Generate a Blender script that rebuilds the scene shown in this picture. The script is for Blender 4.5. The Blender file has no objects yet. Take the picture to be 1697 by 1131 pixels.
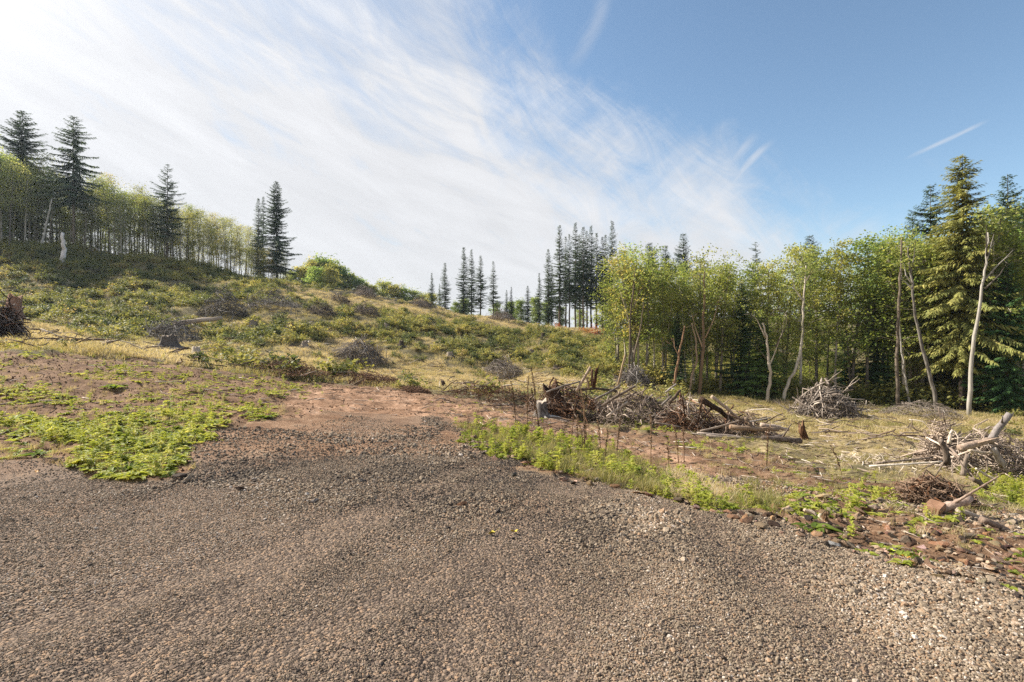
import bpy, math, random
import numpy as np
from mathutils import Vector, Matrix, Euler
R = math.radians
SC = bpy.context.scene
COL = SC.collection
rng = np.random.default_rng(7)
random.seed(7)

# ------------------------------------------------------------------ camera, light, sky
F = 848.0            # focal length in pixels of the 1697 px wide photograph
CX, CY = 848.0, 565.0
EYE = 1.7
cam_data = bpy.data.cameras.new('camera')
cam_data.lens = 18.0
cam_data.sensor_width = 36.0
cam_data.clip_start = 0.05
cam_data.clip_end = 6000
cam = bpy.data.objects.new('camera', cam_data)
cam.location = (0, 0, EYE)
cam.rotation_euler = (R(90), 0, 0)
COL.objects.link(cam)
SC.camera = cam
SC.render.resolution_x, SC.render.resolution_y = 1024, 682

SUN_AZ, SUN_EL = -67.0, 37.0      # degrees, azimuth from the view direction (minus = to the left)
sd = bpy.data.lights.new('sun', 'SUN')
sd.energy = 4.6
sd.angle = R(0.55)
sd.color = (1.0, 0.93, 0.82)
sun = bpy.data.objects.new('sun', sd)
sv = Vector((math.sin(R(SUN_AZ)) * math.cos(R(SUN_EL)), math.cos(R(SUN_AZ)) * math.cos(R(SUN_EL)), math.sin(R(SUN_EL))))
sun.rotation_euler = sv.to_track_quat('Z', 'Y').to_euler()
sun.location = sv * 200
COL.objects.link(sun)

SC.view_settings.view_transform = 'Standard'
SC.view_settings.look = 'None'
SC.view_settings.gamma = 1.0
SC.view_settings.use_curve_mapping = False
SC.view_settings.exposure = 1.15
SC.cycles.max_bounces = 8
SC.cycles.diffuse_bounces = 5
SC.cycles.use_denoising = False
SC.cycles.transmission_bounces = 4
SC.cycles.volume_bounces = 0
SC.cycles.use_adaptive_sampling = True
SC.cycles.adaptive_threshold = 0.008

world = bpy.data.worlds.new("World")
SC.world = world
world.use_nodes = True
WT = world.node_tree
for n in list(WT.nodes): WT.nodes.remove(n)

class NT:
    """short hand for building node trees"""
    def __init__(s, t): s.t = t
    def n(s, kind, **kw):
        o = s.t.nodes.new(kind)
        for k, v in kw.items(): setattr(o, k, v)
        return o
    def put(s, sock, v):
        if hasattr(v, 'is_output'): s.t.links.new(v, sock)
        elif v is not None: sock.default_value = v
    def m(s, op, a, b=None, c=None, clamp=False):
        o = s.n('ShaderNodeMath', operation=op); o.use_clamp = clamp
        s.put(o.inputs[0], a)
        if b is not None: s.put(o.inputs[1], b)
        if c is not None: s.put(o.inputs[2], c)
        return o.outputs[0]
    def add(s, a, b): return s.m('ADD', a, b)
    def sub(s, a, b): return s.m('SUBTRACT', a, b)
    def mul(s, a, b): return s.m('MULTIPLY', a, b)
    def ss(s, v, lo, hi):       # smoothstep, lo may exceed hi
        o = s.n('ShaderNodeMapRange', interpolation_type='SMOOTHSTEP')
        s.put(o.inputs[0], v); s.put(o.inputs[1], lo); s.put(o.inputs[2], hi)
        return o.outputs[0]
    def lin(s, v, lo, hi, a=0.0, b=1.0):
        o = s.n('ShaderNodeMapRange'); o.clamp = True
        s.put(o.inputs[0], v); s.put(o.inputs[1], lo); s.put(o.inputs[2], hi); s.put(o.inputs[3], a); s.put(o.inputs[4], b)
        return o.outputs[0]
    def xyz(s, x, y, z=0.0):
        o = s.n('ShaderNodeCombineXYZ'); s.put(o.inputs[0], x); s.put(o.inputs[1], y); s.put(o.inputs[2], z)
        return o.outputs[0]
    def noise(s, vec, scale, detail=4.0, rough=0.55, dist=0.0, out=0):
        o = s.n('ShaderNodeTexNoise'); s.put(o.inputs['Vector'], vec)
        o.inputs['Scale'].default_value = scale; o.inputs['Detail'].default_value = detail
        o.inputs['Roughness'].default_value = rough; o.inputs['Distortion'].default_value = dist
        return o.outputs[out]
    def mix(s, f, a, b, blend='MIX'):
        o = s.n('ShaderNodeMix', data_type='RGBA', blend_type=blend)
        s.put(o.inputs[0], f)
        s.put(o.inputs[6], (*a, 1) if isinstance(a, tuple) else a)
        s.put(o.inputs[7], (*b, 1) if isinstance(b, tuple) else b)
        return o.outputs[2]
    def ramp(s, v, stops):
        o = s.n('ShaderNodeValToRGB'); s.put(o.inputs[0], v)
        cr = o.color_ramp
        while len(cr.elements) < len(stops): cr.elements.new(0.5)
        for e, (p, c) in zip(cr.elements, stops): e.position = p; e.color = (*c, 1)
        return o.outputs[0]

def ang(px, py):
    a = math.atan((px - CX) / F)
    return a, math.atan((CY - py) / F * math.cos(a))

def build_world():
    k = NT(WT)
    tc = k.n('ShaderNodeTexCoord')
    sep = k.n('ShaderNodeSeparateXYZ'); k.put(sep.inputs[0], tc.outputs['Generated'])
    x, y, z = sep.outputs
    az = k.m('ARCTAN2', x, y)
    el = k.m('ARCSINE', z)
    sky = k.n('ShaderNodeTexSky', sky_type='NISHITA')
    sky.sun_disc = False
    sky.sun_elevation = R(SUN_EL)
    sky.sun_rotation = R(SUN_AZ)
    sky.altitude = 300; sky.air_density = 1.0; sky.dust_density = 0.5; sky.ozone_density = 1.6
    # cirrus sheet: everything below a boundary that falls from upper left to lower right
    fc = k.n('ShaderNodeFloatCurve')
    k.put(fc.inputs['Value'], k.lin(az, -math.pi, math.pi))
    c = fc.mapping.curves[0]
    pts = [(-180, 75), (-90, 80), (-30, 75), (-9, 52), (-3.5, 33), (2, 25), (10, 21), (18, 18), (26, 13.5), (31, 9), (45, 5.5), (90, 14), (180, 75)]  # unseen sky behind the camera: cloud cover raised to add white fill light
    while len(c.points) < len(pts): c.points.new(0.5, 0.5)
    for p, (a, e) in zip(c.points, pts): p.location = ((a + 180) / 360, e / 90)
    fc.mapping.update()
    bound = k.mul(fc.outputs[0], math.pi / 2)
    # streaks follow the sheet, down to the right
    def rot(ang_, sx, sy):
        ca, sa = math.cos(R(ang_)), math.sin(R(ang_))
        u = k.add(k.mul(az, ca), k.mul(el, sa)); v = k.add(k.mul(az, -sa), k.mul(el, ca))
        return k.xyz(k.mul(u, sx), k.mul(v, sy))
    warp = k.noise(k.xyz(az, el), 3.0, 3, 0.5)
    n1 = k.noise(rot(-22, 2.2, 10.0), 1.6, 9, 0.62, 0.5)
    n2 = k.noise(rot(-46, 3.2, 10.0), 1.5, 9, 0.68, 1.3)
    n3 = k.noise(rot(35, 4.0, 22.0), 1.4, 7, 0.66, 0.6)
    n4 = k.noise(rot(-10, 1.3, 9.0), 1.2, 4, 0.5, 0.3)
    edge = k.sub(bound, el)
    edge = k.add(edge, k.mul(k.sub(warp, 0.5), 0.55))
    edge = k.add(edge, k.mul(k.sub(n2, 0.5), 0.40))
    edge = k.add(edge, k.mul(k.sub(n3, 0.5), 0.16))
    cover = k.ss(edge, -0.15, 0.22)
    # within the sheet the thickness varies: thinner high up, dense towards the sun and the horizon
    thick = k.add(k.mul(k.sub(n1, 0.5), 1.5), k.mul(k.sub(n2, 0.5), 0.7))
    low = k.lin(el, R(40), R(15), 0.42, 1.1)
    thick = k.add(thick, low)
    sdot = k.n('ShaderNodeVectorMath', operation='DOT_PRODUCT')
    k.put(sdot.inputs[0], tc.outputs['Generated']); sdot.inputs[1].default_value = tuple(sv)
    sdot = sdot.outputs['Value']
    glow = k.m('POWER', k.m('MAXIMUM', sdot, 0.0), 14.0)
    core = k.m('POWER', k.m('MAXIMUM', sdot, 0.0), 70.0)
    thick = k.add(thick, k.mul(glow, 0.9))
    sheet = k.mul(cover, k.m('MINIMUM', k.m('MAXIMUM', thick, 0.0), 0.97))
    # thin wisps of their own
    def stroke(p0, p1, w, s, bend=0.0):
        a0, e0 = ang(*p0); a1, e1 = ang(*p1)
        dx, dy = a1 - a0, e1 - e0; L = math.hypot(dx, dy); dx, dy = dx / L, dy / L
        u = k.add(k.mul(k.sub(az, a0), dx), k.mul(k.sub(el, e0), dy))
        v = k.add(k.mul(k.sub(az, a0), -dy), k.mul(k.sub(el, e0), dx))
        t = k.m('DIVIDE', u, L)
        v = k.add(v, k.mul(k.mul(t, k.sub(t, 1.0)), bend))
        v = k.add(v, k.mul(k.sub(n3, 0.5), w * 1.6))
        prof = k.ss(k.m('ABSOLUTE', v), w, 0.0)
        ends = k.mul(k.ss(t, 0.0, 0.3), k.ss(t, 1.0, 0.55))
        return k.mul(k.mul(prof, ends), s)
    wis = None
    strokes = [((1012, -40), (925, 130), .022, .30, .05), ((985, 118), (925, 215), .016, .30, .02), ((1048, 150), (880, 340), .016, .36, -.05),
               ((1010, 190), (960, 300), .026, .20, 0), ((1150, 245), (985, 350), .020, .22, -.03), ((790, -30), (700, 110), .05, .3, 0),
               ((1288, 228), (1195, 345), .012, .62, -.05), ((1262, 214), (1180, 330), .016, .45, -.04), ((1240, 225), (1150, 330), .02, .3, -.04),
               ((1645, 196), (1488, 268), .0045, .55, 0),
               ((900, 190), (860, 300), .045, .45, 0), ((1500, 380), (1240, 440), .04, .4, 0)]
    for s_ in strokes:
        q = stroke(*s_)
        wis = q if wis is None else k.m('MAXIMUM', wis, q)
    fine = k.lin(n3, 0.3, 0.65, 0.35, 1.0)
    wis = k.mul(wis, fine)
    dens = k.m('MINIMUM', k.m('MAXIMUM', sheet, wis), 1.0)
    # sunlit cloud: brighter towards the sun
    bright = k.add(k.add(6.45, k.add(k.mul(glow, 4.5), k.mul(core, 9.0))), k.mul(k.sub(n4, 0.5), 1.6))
    bright = k.add(bright, k.mul(k.sub(n1, 0.5), 3.0))
    cb = k.n('ShaderNodeVectorMath', operation='SCALE'); cb.inputs[0].default_value = (0.97, 0.975, 1.0)
    k.put(cb.inputs['Scale'], bright)
    skyc = k.mix(1.0, sky.outputs[0], (1.42, 1.46, 1.38), 'MULTIPLY')
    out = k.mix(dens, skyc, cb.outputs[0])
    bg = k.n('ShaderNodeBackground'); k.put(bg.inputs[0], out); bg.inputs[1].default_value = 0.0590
    wo = k.n('ShaderNodeOutputWorld'); WT.links.new(bg.outputs[0], wo.inputs[0])
build_world()
world.cycles.sampling_method = 'MANUAL'
world.cycles.sample_map_resolution = 512

# ------------------------------------------------------------------ numeric helpers
def _hash(ix, iy, seed):
    h = (ix.astype(np.int64) * 374761393 + iy.astype(np.int64) * 668265263 + seed * 974634777) & 0xFFFFFFFF
    h = ((h ^ (h >> 13)) * 1274126177) & 0xFFFFFFFF
    h = h ^ (h >> 16)
    return (h & 0xFFFFFF) / float(0xFFFFFF)
def vnoise(x, y, seed=0):
    ix, iy = np.floor(x), np.floor(y)
    fx, fy = x - ix, y - iy
    fx = fx * fx * (3 - 2 * fx); fy = fy * fy * (3 - 2 * fy)
    a, b = _hash(ix, iy, seed), _hash(ix + 1, iy, seed)
    c, d = _hash(ix, iy + 1, seed), _hash(ix + 1, iy + 1, seed)
    return (a + (b - a) * fx) * (1 - fy) + (c + (d - c) * fx) * fy
def fbm(x, y, octaves=4, seed=0, gain=0.5):
    s = 0; amp = 1; tot = 0
    for o in range(octaves):
        s = s + amp * vnoise(x * 2 ** o + 17.3 * o, y * 2 ** o - 9.1 * o, seed + o); tot += amp; amp *= gain
    return s / tot
def sstep(v, lo, hi):
    t = np.clip((v - lo) / (hi - lo), 0, 1); return t * t * (3 - 2 * t)
def inpoly(x, y, poly):
    x = np.asarray(x, float); y = np.asarray(y, float)
    r = np.zeros(x.shape, bool); n = len(poly)
    for i in range(n):
        x0, y0 = poly[i]; x1, y1 = poly[(i + 1) % n]
        if y0 == y1: continue
        c = ((y0 > y) != (y1 > y)) & (x < (x1 - x0) * (y - y0) / (y1 - y0) + x0)
        r ^= c
    return r
def curve(x, pts):
    xs, ys = zip(*pts); return np.interp(x, xs, ys)

# ------------------------------------------------------------------ the terrain, measured from the photograph
# (photo x, photo y, distance ahead in metres)
CTRL = [(-300, 1500, 1.5), (300, 1300, 2.0), (848, 1131, 2.55), (1400, 1131, 2.55), (2000, 1131, 2.6), (1697, 975, 3.95), (1280, 868, 5.3), (0, 925, 4.0), (0, 765, 7.3),
        (-400, 765, 7.2), (300, 770, 7.1), (600, 820, 5.75), (850, 820, 5.9), (900, 900, 4.4),
        (0, 690, 10.5), (0, 600, 16), (150, 600, 18), (300, 680, 12), (300, 610, 20), (0, 560, 25), (-500, 590, 18), (-500, 520, 35),
        (640, 690, 13.5), (750, 702, 13), (500, 645, 21), (620, 640, 25), (430, 605, 30), (850, 735, 10.3), (850, 690, 15.5),
        (895, 692, 20), (780, 657, 24), (1000, 705, 19.5), (1150, 712, 19.5), (1300, 735, 18.5),
        (1100, 812, 7.2), (1100, 765, 11.2), (1300, 765, 12.8), (1480, 800, 10.0), (1550, 850, 6.9), (1697, 860, 6.9), (1697, 800, 12), (2100, 860, 9), (2100, 760, 20),
        (850, 645, 34), (1000, 645, 38), (1060, 647, 45), (1150, 655, 62), (1250, 690, 30), (1400, 725, 24), (1600, 712, 33), (1500, 697, 41), (1370, 697, 42), (1697, 694, 50), (2100, 700, 55),
        (1300, 665, 60), (1480, 674, 57), (1590, 684, 54), (1020, 628, 62),
        (285, 570, 50), (200, 562, 42), (400, 565, 50), (595, 606, 50), (370, 527, 64), (200, 510, 66), (0, 515, 56), (0, 470, 74), (150, 470, 80), (350, 480, 84),
        (700, 600, 58), (830, 627, 60), (600, 560, 66), (600, 520, 86), (850, 575, 78), (850, 600, 68), (1000, 600, 70), (950, 562, 90), (750, 545, 84),
        (0, 405, 92), (120, 412, 95), (250, 432, 100), (350, 448, 106), (470, 472, 118), (540, 476, 122), (600, 487, 116), (700, 502, 112), (830, 527, 104), (930, 543, 102), (1000, 552, 104),
        (-500, 440, 80), (-500, 380, 110), (-900, 400, 100)]
CW = [((px - CX) / F * Y, Y, EYE - (py - CY) / F * Y) for px, py, Y in CTRL]
# further ground that the photograph hides, as plain world points
for X, Y, Z in [(-130, 125, 17), (-90, 140, 13), (-50, 160, 9), (-10, 150, 4.5), (20, 150, 3.5), (-100, 220, 2), (0, 260, -6), (60, 90, -4), (90, 80, -5.5), (30, 110, -1), (60, 112, 0), (90, 110, -1), (45, 145, 7), (75, 145, 9), (110, 140, 8), (140, 120, 3), (90, 190, 10),
                (150, 90, -3), (-180, 90, 22), (200, 200, 5), (-250, 250, 5), (0, 600, -20), (500, 500, -20), (-500, 500, -20),
                (2, -3, 0), (-3, -3, 0), (0, -12, .2), (40, -20, -3), (-40, -20, 3), (-60, 10, 8), (70, 10, -6), (0, -100, 0), (300, -50, -8), (-300, -50, 8), (0, -600, -10), (0, 0.8, 0), (-1.5, .5, 0), (1.5, .5, 0)]:
    CW.append((X, Y, Z))
CW = np.array(CW, float)
def tparam(X, Y):
    r = np.hypot(X, Y); th = np.arctan2(X, Y)
    lr = np.log(np.maximum(r, 0.5))
    return np.stack([np.sin(th) * lr * 1.15, np.cos(th) * lr * 1.15, lr], -1)
_cp = tparam(CW[:, 0], CW[:, 1]); _c = 0.06
_K = np.sqrt(((_cp[:, None] - _cp[None]) ** 2).sum(-1) + _c * _c)
_n = len(CW)
_A = np.zeros((_n + 1, _n + 1)); _A[:_n, :_n] = _K; _A[:_n, _n] = 1; _A[_n, :_n] = 1
_A[:_n, :_n] -= np.eye(_n) * 0.015
_w = np.linalg.solve(_A, np.append(CW[:, 2], 0))
def zbase(X, Y):
    X = np.atleast_1d(np.asarray(X, float)); Y = np.atleast_1d(np.asarray(Y, float))
    sh = X.shape; X = X.ravel(); Y = Y.ravel(); out = np.empty(X.size)
    for i in range(0, X.size, 40000):
        p = tparam(X[i:i + 40000], Y[i:i + 40000])
        d = np.sqrt(((p[:, None] - _cp[None]) ** 2).sum(-1) + _c * _c)
        out[i:i + 40000] = d @ _w[:_n] + _w[_n]
    return out.reshape(sh)
def proj(X, Y, Z):
    Ys = np.maximum(Y, 0.05)
    return CX + F * X / Ys, CY - F * (Z - EYE) / Ys

GRAVEL = [(-3000, 760), (0, 762), (100, 775), (190, 792), (270, 795), (330, 755), (330, 725), (400, 700), (520, 688), (640, 684), (735, 698), (800, 730), (900, 775), (1000, 803), (1120, 828), (1280, 868), (1400, 902), (1500, 930), (1600, 958), (1697, 980), (2600, 1200), (9000, 3000), (9000, 90000), (-9000, 90000), (-9000, 760)]
DIRT = [(-3000, 585), (0, 590), (120, 590), (250, 600), (400, 618), (520, 632), (640, 640), (700, 650), (860, 672), (1000, 712), (1130, 722), (1200, 733), (1330, 770), (1440, 800), (1560, 805), (1697, 850), (3000, 1000), (9000, 3000), (9000, 90000), (-9000, 90000), (-9000, 585)]
ROAD = [(480, 650), (600, 640), (760, 665), (880, 690), (1010, 720), (1200, 775), (1330, 830), (1250, 840), (1000, 745), (850, 715), (740, 700), (640, 705), (480, 700)]
TANS = [[(0, 535), (60, 540), (200, 575), (360, 590), (420, 600), (200, 600), (0, 575)], [(430, 590), (560, 560), (700, 600), (880, 618), (1000, 640), (900, 655), (680, 645), (500, 622)],
        [(1130, 640), (1280, 660), (1697, 692), (2600, 720), (2600, 850), (1697, 800), (1500, 780), (1330, 760), (1200, 735), (1120, 690)],
        [(470, 472), (560, 480), (720, 500), (860, 530), (1000, 552), (1000, 562), (850, 545), (700, 520), (560, 500), (470, 490)]]
TREELINE = [(-3000, 400), (0, 405), (120, 412), (250, 432), (350, 448), (470, 472), (1000, 555), (1020, 628), (1150, 655), (1300, 665), (1480, 674), (1590, 684), (1697, 694), (2600, 720)]

def masks(X, Y, Z):
    px, py = proj(X, Y, Z)
    w1 = (fbm(X * .9, Y * .9, 4, 31) - .5) * 2; w2 = (fbm(X * .9 + 40, Y * .9, 4, 37) - .5) * 2
    r = np.hypot(X, Y)
    amp = np.clip(420 / np.maximum(r, 3), 4, 60)
    qx, qy = px + w1 * amp * 1.6, py + w2 * amp * .45
    front = Y > 0.6
    g = np.where(front, inpoly(qx, qy, GRAVEL), r < 14).astype(float)
    g = np.where((r < 3.0), 1.0, g)
    d = np.where(front, inpoly(qx, qy, DIRT), r < 30).astype(float) * (1 - g)
    road = np.where(front, inpoly(qx, qy, ROAD), False).astype(float) * (1 - g)
    tan = np.zeros_like(X)
    for p in TANS: tan = np.maximum(tan, inpoly(qx, qy, p).astype(float) * front)
    tan *= (1 - g) * (1 - d)
    right = (X > 10) & (Y > 5)
    ty = curve(px, TREELINE)
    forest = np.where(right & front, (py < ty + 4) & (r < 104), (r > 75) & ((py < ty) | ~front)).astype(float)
    return g, d, road, tan, forest

def tracks(X, Y):
    """wheel tracks of trucks that swung over the pad: 1 inside a track"""
    t = 0
    for (a, b, c) in ((-1.6, .10, .018), (1.4, -.22, .030), (-4.6, .95, -.030)):
        xc = a + b * Y + c * Y * Y
        for o in (-.85, .85): t = t + np.exp(-(((X - xc - o) / .24) ** 2))
    return np.clip(t, 0, 1) * (Y > 0) * (Y < 16)
def rough(X, Y, g=None, d=None, forest=None):
    r = np.hypot(X, Y)
    fine = (fbm(X * 2.2, Y * 2.2, 4, 3) - .5)
    mid = (fbm(X * .45, Y * .45, 4, 5) - .5)
    big = (fbm(X * .16, Y * .16, 3, 9) - .5)
    if g is None: g = 0
    if d is None: d = 0
    on = np.clip(g, 0, 1)
    a = on * 0.05 + np.clip(d, 0, 1) * 0.17 + (1 - np.clip(on + d, 0, 1)) * 0.22
    z = fine * a + mid * (on * .10 + np.clip(d, 0, 1) * .22 + (1 - np.clip(on + d, 0, 1)) * .9) * sstep(r, 4, 22)
    z = z + big * (1 - np.clip(on + d, 0, 1)) * 2.2 * sstep(r, 35, 90)
    z = z - on * .03 * tracks(X, Y)
    # wheel ruts of the dozer running across the pad
    z = z + d * 0.05 * np.sin((X * .35 + Y * 1.0) * 3.3 + 3 * mid) * sstep(r, 9, 14) * sstep(-r, -40, -25)
    return z
def ground(X, Y):
    X = np.atleast_1d(np.asarray(X, float)); Y = np.atleast_1d(np.asarray(Y, float))
    zb = zbase(X, Y)
    g, d, road, tan, forest = masks(X, Y, zb)
    return zb + rough(X, Y, g, d)
_rs = np.exp(np.linspace(math.log(1.5), math.log(300), 1500))
def hit(px, py):
    """world point of the ground seen at a photo pixel"""
    X = (px - CX) / F * _rs; Z = EYE - (py - CY) / F * _rs
    zg = ground(X, _rs)
    i = np.argmax(zg > Z) if (zg > Z).any() else -1
    return Vector((X[i], _rs[i], zg[i]))
def at(px, Y):
    X = (px - CX) / F * Y
    return Vector((X, Y, float(ground(X, Y)[0])))

# ------------------------------------------------------------------ mesh helpers
class MB:
    def __init__(s): s.v = []; s.f = []; s.n = 0; s.tone = []
    def addq(s, v, f, tone=None):
        v = np.asarray(v, np.float32).reshape(-1, 3); f = np.asarray(f, np.int64)
        s.v.append(v); s.f.append(f + s.n); s.n += len(v)
        if tone is None: tone = np.full(len(v), 0.5)
        s.tone.append(np.broadcast_to(np.asarray(tone, np.float32), (len(v),)))
    def mesh(s, name, mat, smooth=True):
        me = bpy.data.meshes.new(name)
        V = np.concatenate(s.v) if s.v else np.zeros((0, 3), np.float32)
        me.vertices.add(len(V)); me.vertices.foreach_set('co', V.ravel())
        loops = np.concatenate([f.ravel() for f in s.f])
        tot = np.concatenate([np.full(len(f), f.shape[1]) for f in s.f])
        me.loops.add(len(loops)); me.loops.foreach_set('vertex_index', loops.astype(np.int32))
        me.polygons.add(len(tot))
        me.polygons.foreach_set('loop_start', (np.cumsum(tot) - tot).astype(np.int32))
        me.update(calc_edges=True)
        me.polygons.foreach_set('use_smooth', np.full(len(tot), smooth))
        at_ = me.attributes.new('tone', 'FLOAT', 'POINT')
        at_.data.foreach_set('value', np.concatenate(s.tone).astype(np.float32))
        if mat: me.materials.append(mat)
        me.validate()
        return me
def tube(pts, rad, sides=6, cap=True, lump=0.0, seed=0):
    pts = np.asarray(pts, float); n = len(pts); rad = np.asarray(rad, float)
    t = np.gradient(pts, axis=0); t /= np.linalg.norm(t, axis=1)[:, None] + 1e-9
    ref = np.array([1, 0, 0.]) if abs(t[0, 0]) < .8 else np.array([0, 1., 0])
    u = np.cross(t[0], ref); u /= np.linalg.norm(u); us = []
    for i in range(n):
        u = u - t[i] * np.dot(u, t[i]); u /= np.linalg.norm(u) + 1e-9; us.append(u)
    us = np.array(us); ws = np.cross(t, us)
    a = np.linspace(0, 2 * np.pi, sides, endpoint=False)
    rr = rad[:, None] * np.ones(sides)
    if lump:
        rg = np.random.default_rng(seed + n * 7 + sides); rr = rr * (1 + lump * (rg.random((n, sides)) - .5) * 2)
    v = pts[:, None] + rr[..., None] * (np.cos(a)[None, :, None] * us[:, None] + np.sin(a)[None, :, None] * ws[:, None])
    v = v.reshape(-1, 3); f = []
    for i in range(n - 1):
        for j in range(sides):
            k = (j + 1) % sides
            f.append((i * sides + j, i * sides + k, (i + 1) * sides + k, (i + 1) * sides + j))
    return v, np.array(f)
def add_tube(mb, pts, rad, sides=6, lump=0.0, seed=0, tone=None, cap=True):
    v, f = tube(pts, rad, sides, lump=lump, seed=seed)
    n = len(pts)
    if cap and sides >= 3:
        # end caps as a fan round a centre point
        c0 = len(v); v = np.vstack([v, pts[0], pts[-1]])
        tr = []
        for j in range(sides):
            k = (j + 1) % sides
            tr.append((c0, k, j)); tr.append((c0 + 1, (n - 1) * sides + j, (n - 1) * sides + k))
        mb.addq(v, f, tone)
        mb.f.append(np.array(tr) + (mb.n - len(v)))
    else: mb.addq(v, f, tone)
def rand_rot(n, rg, up=0.0):
    q = rg.normal(size=(n, 3)); q[:, 2] += up * np.sign(q[:, 2] + 1e-6)
    nrm = q / np.linalg.norm(q, axis=1)[:, None]
    a = rg.normal(size=(n, 3)); u = np.cross(nrm, a); u /= np.linalg.norm(u, axis=1)[:, None]
    return u, np.cross(nrm, u), nrm
def leaves(mb, c, size, rg, aspect=0.6, up=0.6, tone=None, jitter=.35):
    n = len(c); u, w, _ = rand_rot(n, rg, up)
    s = size * (1 + jitter * (rg.random(n) * 2 - 1)); s = s[:, None]
    v = np.stack([c - u * s * .5, c + w * s * .5 * aspect + u * s * .05, c + u * s * .5, c - w * s * .5 * aspect + u * s * .05], 1).reshape(-1, 3)
    f = np.arange(4 * n).reshape(n, 4)
    if tone is None: tone = rg.random(n)
    mb.addq(v, f, np.repeat(tone, 4))
def blades(mb, base, dirv, length, width, rg, segs=2, droop=0.3, tone=None):
    """thin tapering blades: base (n,3), dirv (n,3)"""
    n = len(base); side = np.cross(dirv, [0, 0, 1.0]) + rg.normal(size=(n, 3)) * .25
    side /= np.linalg.norm(side, axis=1)[:, None] + 1e-9
    length = np.broadcast_to(length, (n,)); width = np.broadcast_to(width, (n,))
    rows = []
    for i in range(segs + 1):
        t = i / segs
        p = base + dirv * (length * t)[:, None]; p[:, 2] -= droop * length * t * t
        w_ = width * (1 - t) ** .6 * .5 if i < segs else width * .06
        rows.append(p - side * w_[:, None]); rows.append(p + side * w_[:, None])
    v = np.stack(rows, 1).reshape(-1, 3); m = 2 * (segs + 1); f = []
    for i in range(segs): f.append(np.stack([np.arange(n) * m + 2 * i, np.arange(n) * m + 2 * i + 1, np.arange(n) * m + 2 * i + 3, np.arange(n) * m + 2 * i + 2], 1))
    if tone is None: tone = rg.random(n)
    mb.addq(v, np.concatenate(f), np.repeat(tone, m))

def link(o): COL.objects.link(o); return o
def tag(o, label=None, cat=None, group=None, kind=None):
    if label: o['label'] = label
    if cat: o['category'] = cat
    if group: o['group'] = group
    if kind: o['kind'] = kind
    return o
def ob(name, me, parent=None, loc=None, color=None):
    o = bpy.data.objects.new(name, me); link(o)
    if parent: o.parent = parent
    if loc is not None: o.location = loc
    if color: o.color = (*color, 1)
    return o
def thing(name, loc, label, cat, group=None, rz=0, scale=None):
    o = bpy.data.objects.new(name, None); link(o); o.location = loc; o.rotation_euler = (0, 0, rz)
    o.empty_display_size = .2
    if scale is not None: o.scale = scale
    return tag(o, label, cat, group)

# ------------------------------------------------------------------ materials
def new_mat(name):
    m = bpy.data.materials.new(name); m.use_nodes = True
    for n in list(m.node_tree.nodes): m.node_tree.nodes.remove(n)
    return m, NT(m.node_tree)
def surf(k, bsdf):
    o = k.n('ShaderNodeOutputMaterial'); k.t.links.new(bsdf, o.inputs[0])
def attr(k, name, typ='GEOMETRY', out='Fac'):
    a = k.n('ShaderNodeAttribute', attribute_type=typ, attribute_name=name); return a.outputs[out]
def principled(k, col, rough=.85, spec=.25, normal=None):
    b = k.n('ShaderNodeBsdfPrincipled'); k.put(b.inputs['Base Color'], (*col, 1) if isinstance(col, tuple) else col)
    k.put(b.inputs['Roughness'], rough); b.inputs['Specular IOR Level'].default_value = spec
    if normal is not None: k.put(b.inputs['Normal'], normal)
    return b.outputs[0]
def bump(k, h, strength=.5, dist=.02):
    b = k.n('ShaderNodeBump'); k.put(b.inputs['Height'], h); b.inputs['Strength'].default_value = strength; b.inputs['Distance'].default_value = dist
    return b.outputs[0]

def veg_mat(name, stops, transl=.45, inst=True, use_obj_color=False, tone_w=.45, rough_=.6, spec=.2):
    """leaf material: colour ramp over per-plant and per-leaf variation, part of the light passes through"""
    m, k = new_mat(name)
    tone = attr(k, 'tone')
    oi = k.n('ShaderNodeObjectInfo')
    base = attr(k, 'tint', 'INSTANCER') if inst else oi.outputs['Random']
    v = k.add(k.mul(base, 1 - tone_w), k.mul(tone, tone_w))
    col = k.ramp(v, stops)
    if use_obj_color: col = k.mix(1.0, col, oi.outputs['Color'], 'MULTIPLY')
    p = principled(k, col, rough_, spec)
    tr = k.n('ShaderNodeBsdfTranslucent')
    tcol = k.mix(1.0, col, (1.25, 1.2, .75), 'MULTIPLY')
    k.put(tr.inputs[0], tcol)
    mx = k.n('ShaderNodeMixShader'); mx.inputs[0].default_value = transl
    k.t.links.new(p, mx.inputs[1]); k.t.links.new(tr.outputs[0], mx.inputs[2])
    surf(k, mx.outputs[0]); return m

def wood_mat(name, dark, mid, light, scale=14.0, moss=None, bumpy=.6):
    m, k = new_mat(name)
    tc = k.n('ShaderNodeTexCoord'); oi = k.n('ShaderNodeObjectInfo')
    mp = k.n('ShaderNodeMapping'); k.put(mp.inputs[0], tc.outputs['Object']); mp.inputs['Scale'].default_value = (1, 1, .18)
    n = k.noise(mp.outputs[0], scale, 6, .65, .4)
    n2 = k.noise(tc.outputs['Object'], scale * .17, 3, .6)
    v = k.add(k.mul(n, .62), k.add(k.mul(n2, .25), k.mul(k.sub(oi.outputs['Random'], .38), .42)))
    col = k.ramp(v, [(.28, dark), (.5, mid), (.74, light)])
    col = k.mix(1.0, col, oi.outputs['Color'], 'MULTIPLY')
    if moss:
        mm = k.ss(k.noise(tc.outputs['Object'], scale * .1, 4, .6), .52, .68); col = k.mix(k.mul(mm, .7), col, moss)
    surf(k, principled(k, col, .9, .15, bump(k, n, bumpy, .03))); return m

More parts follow.
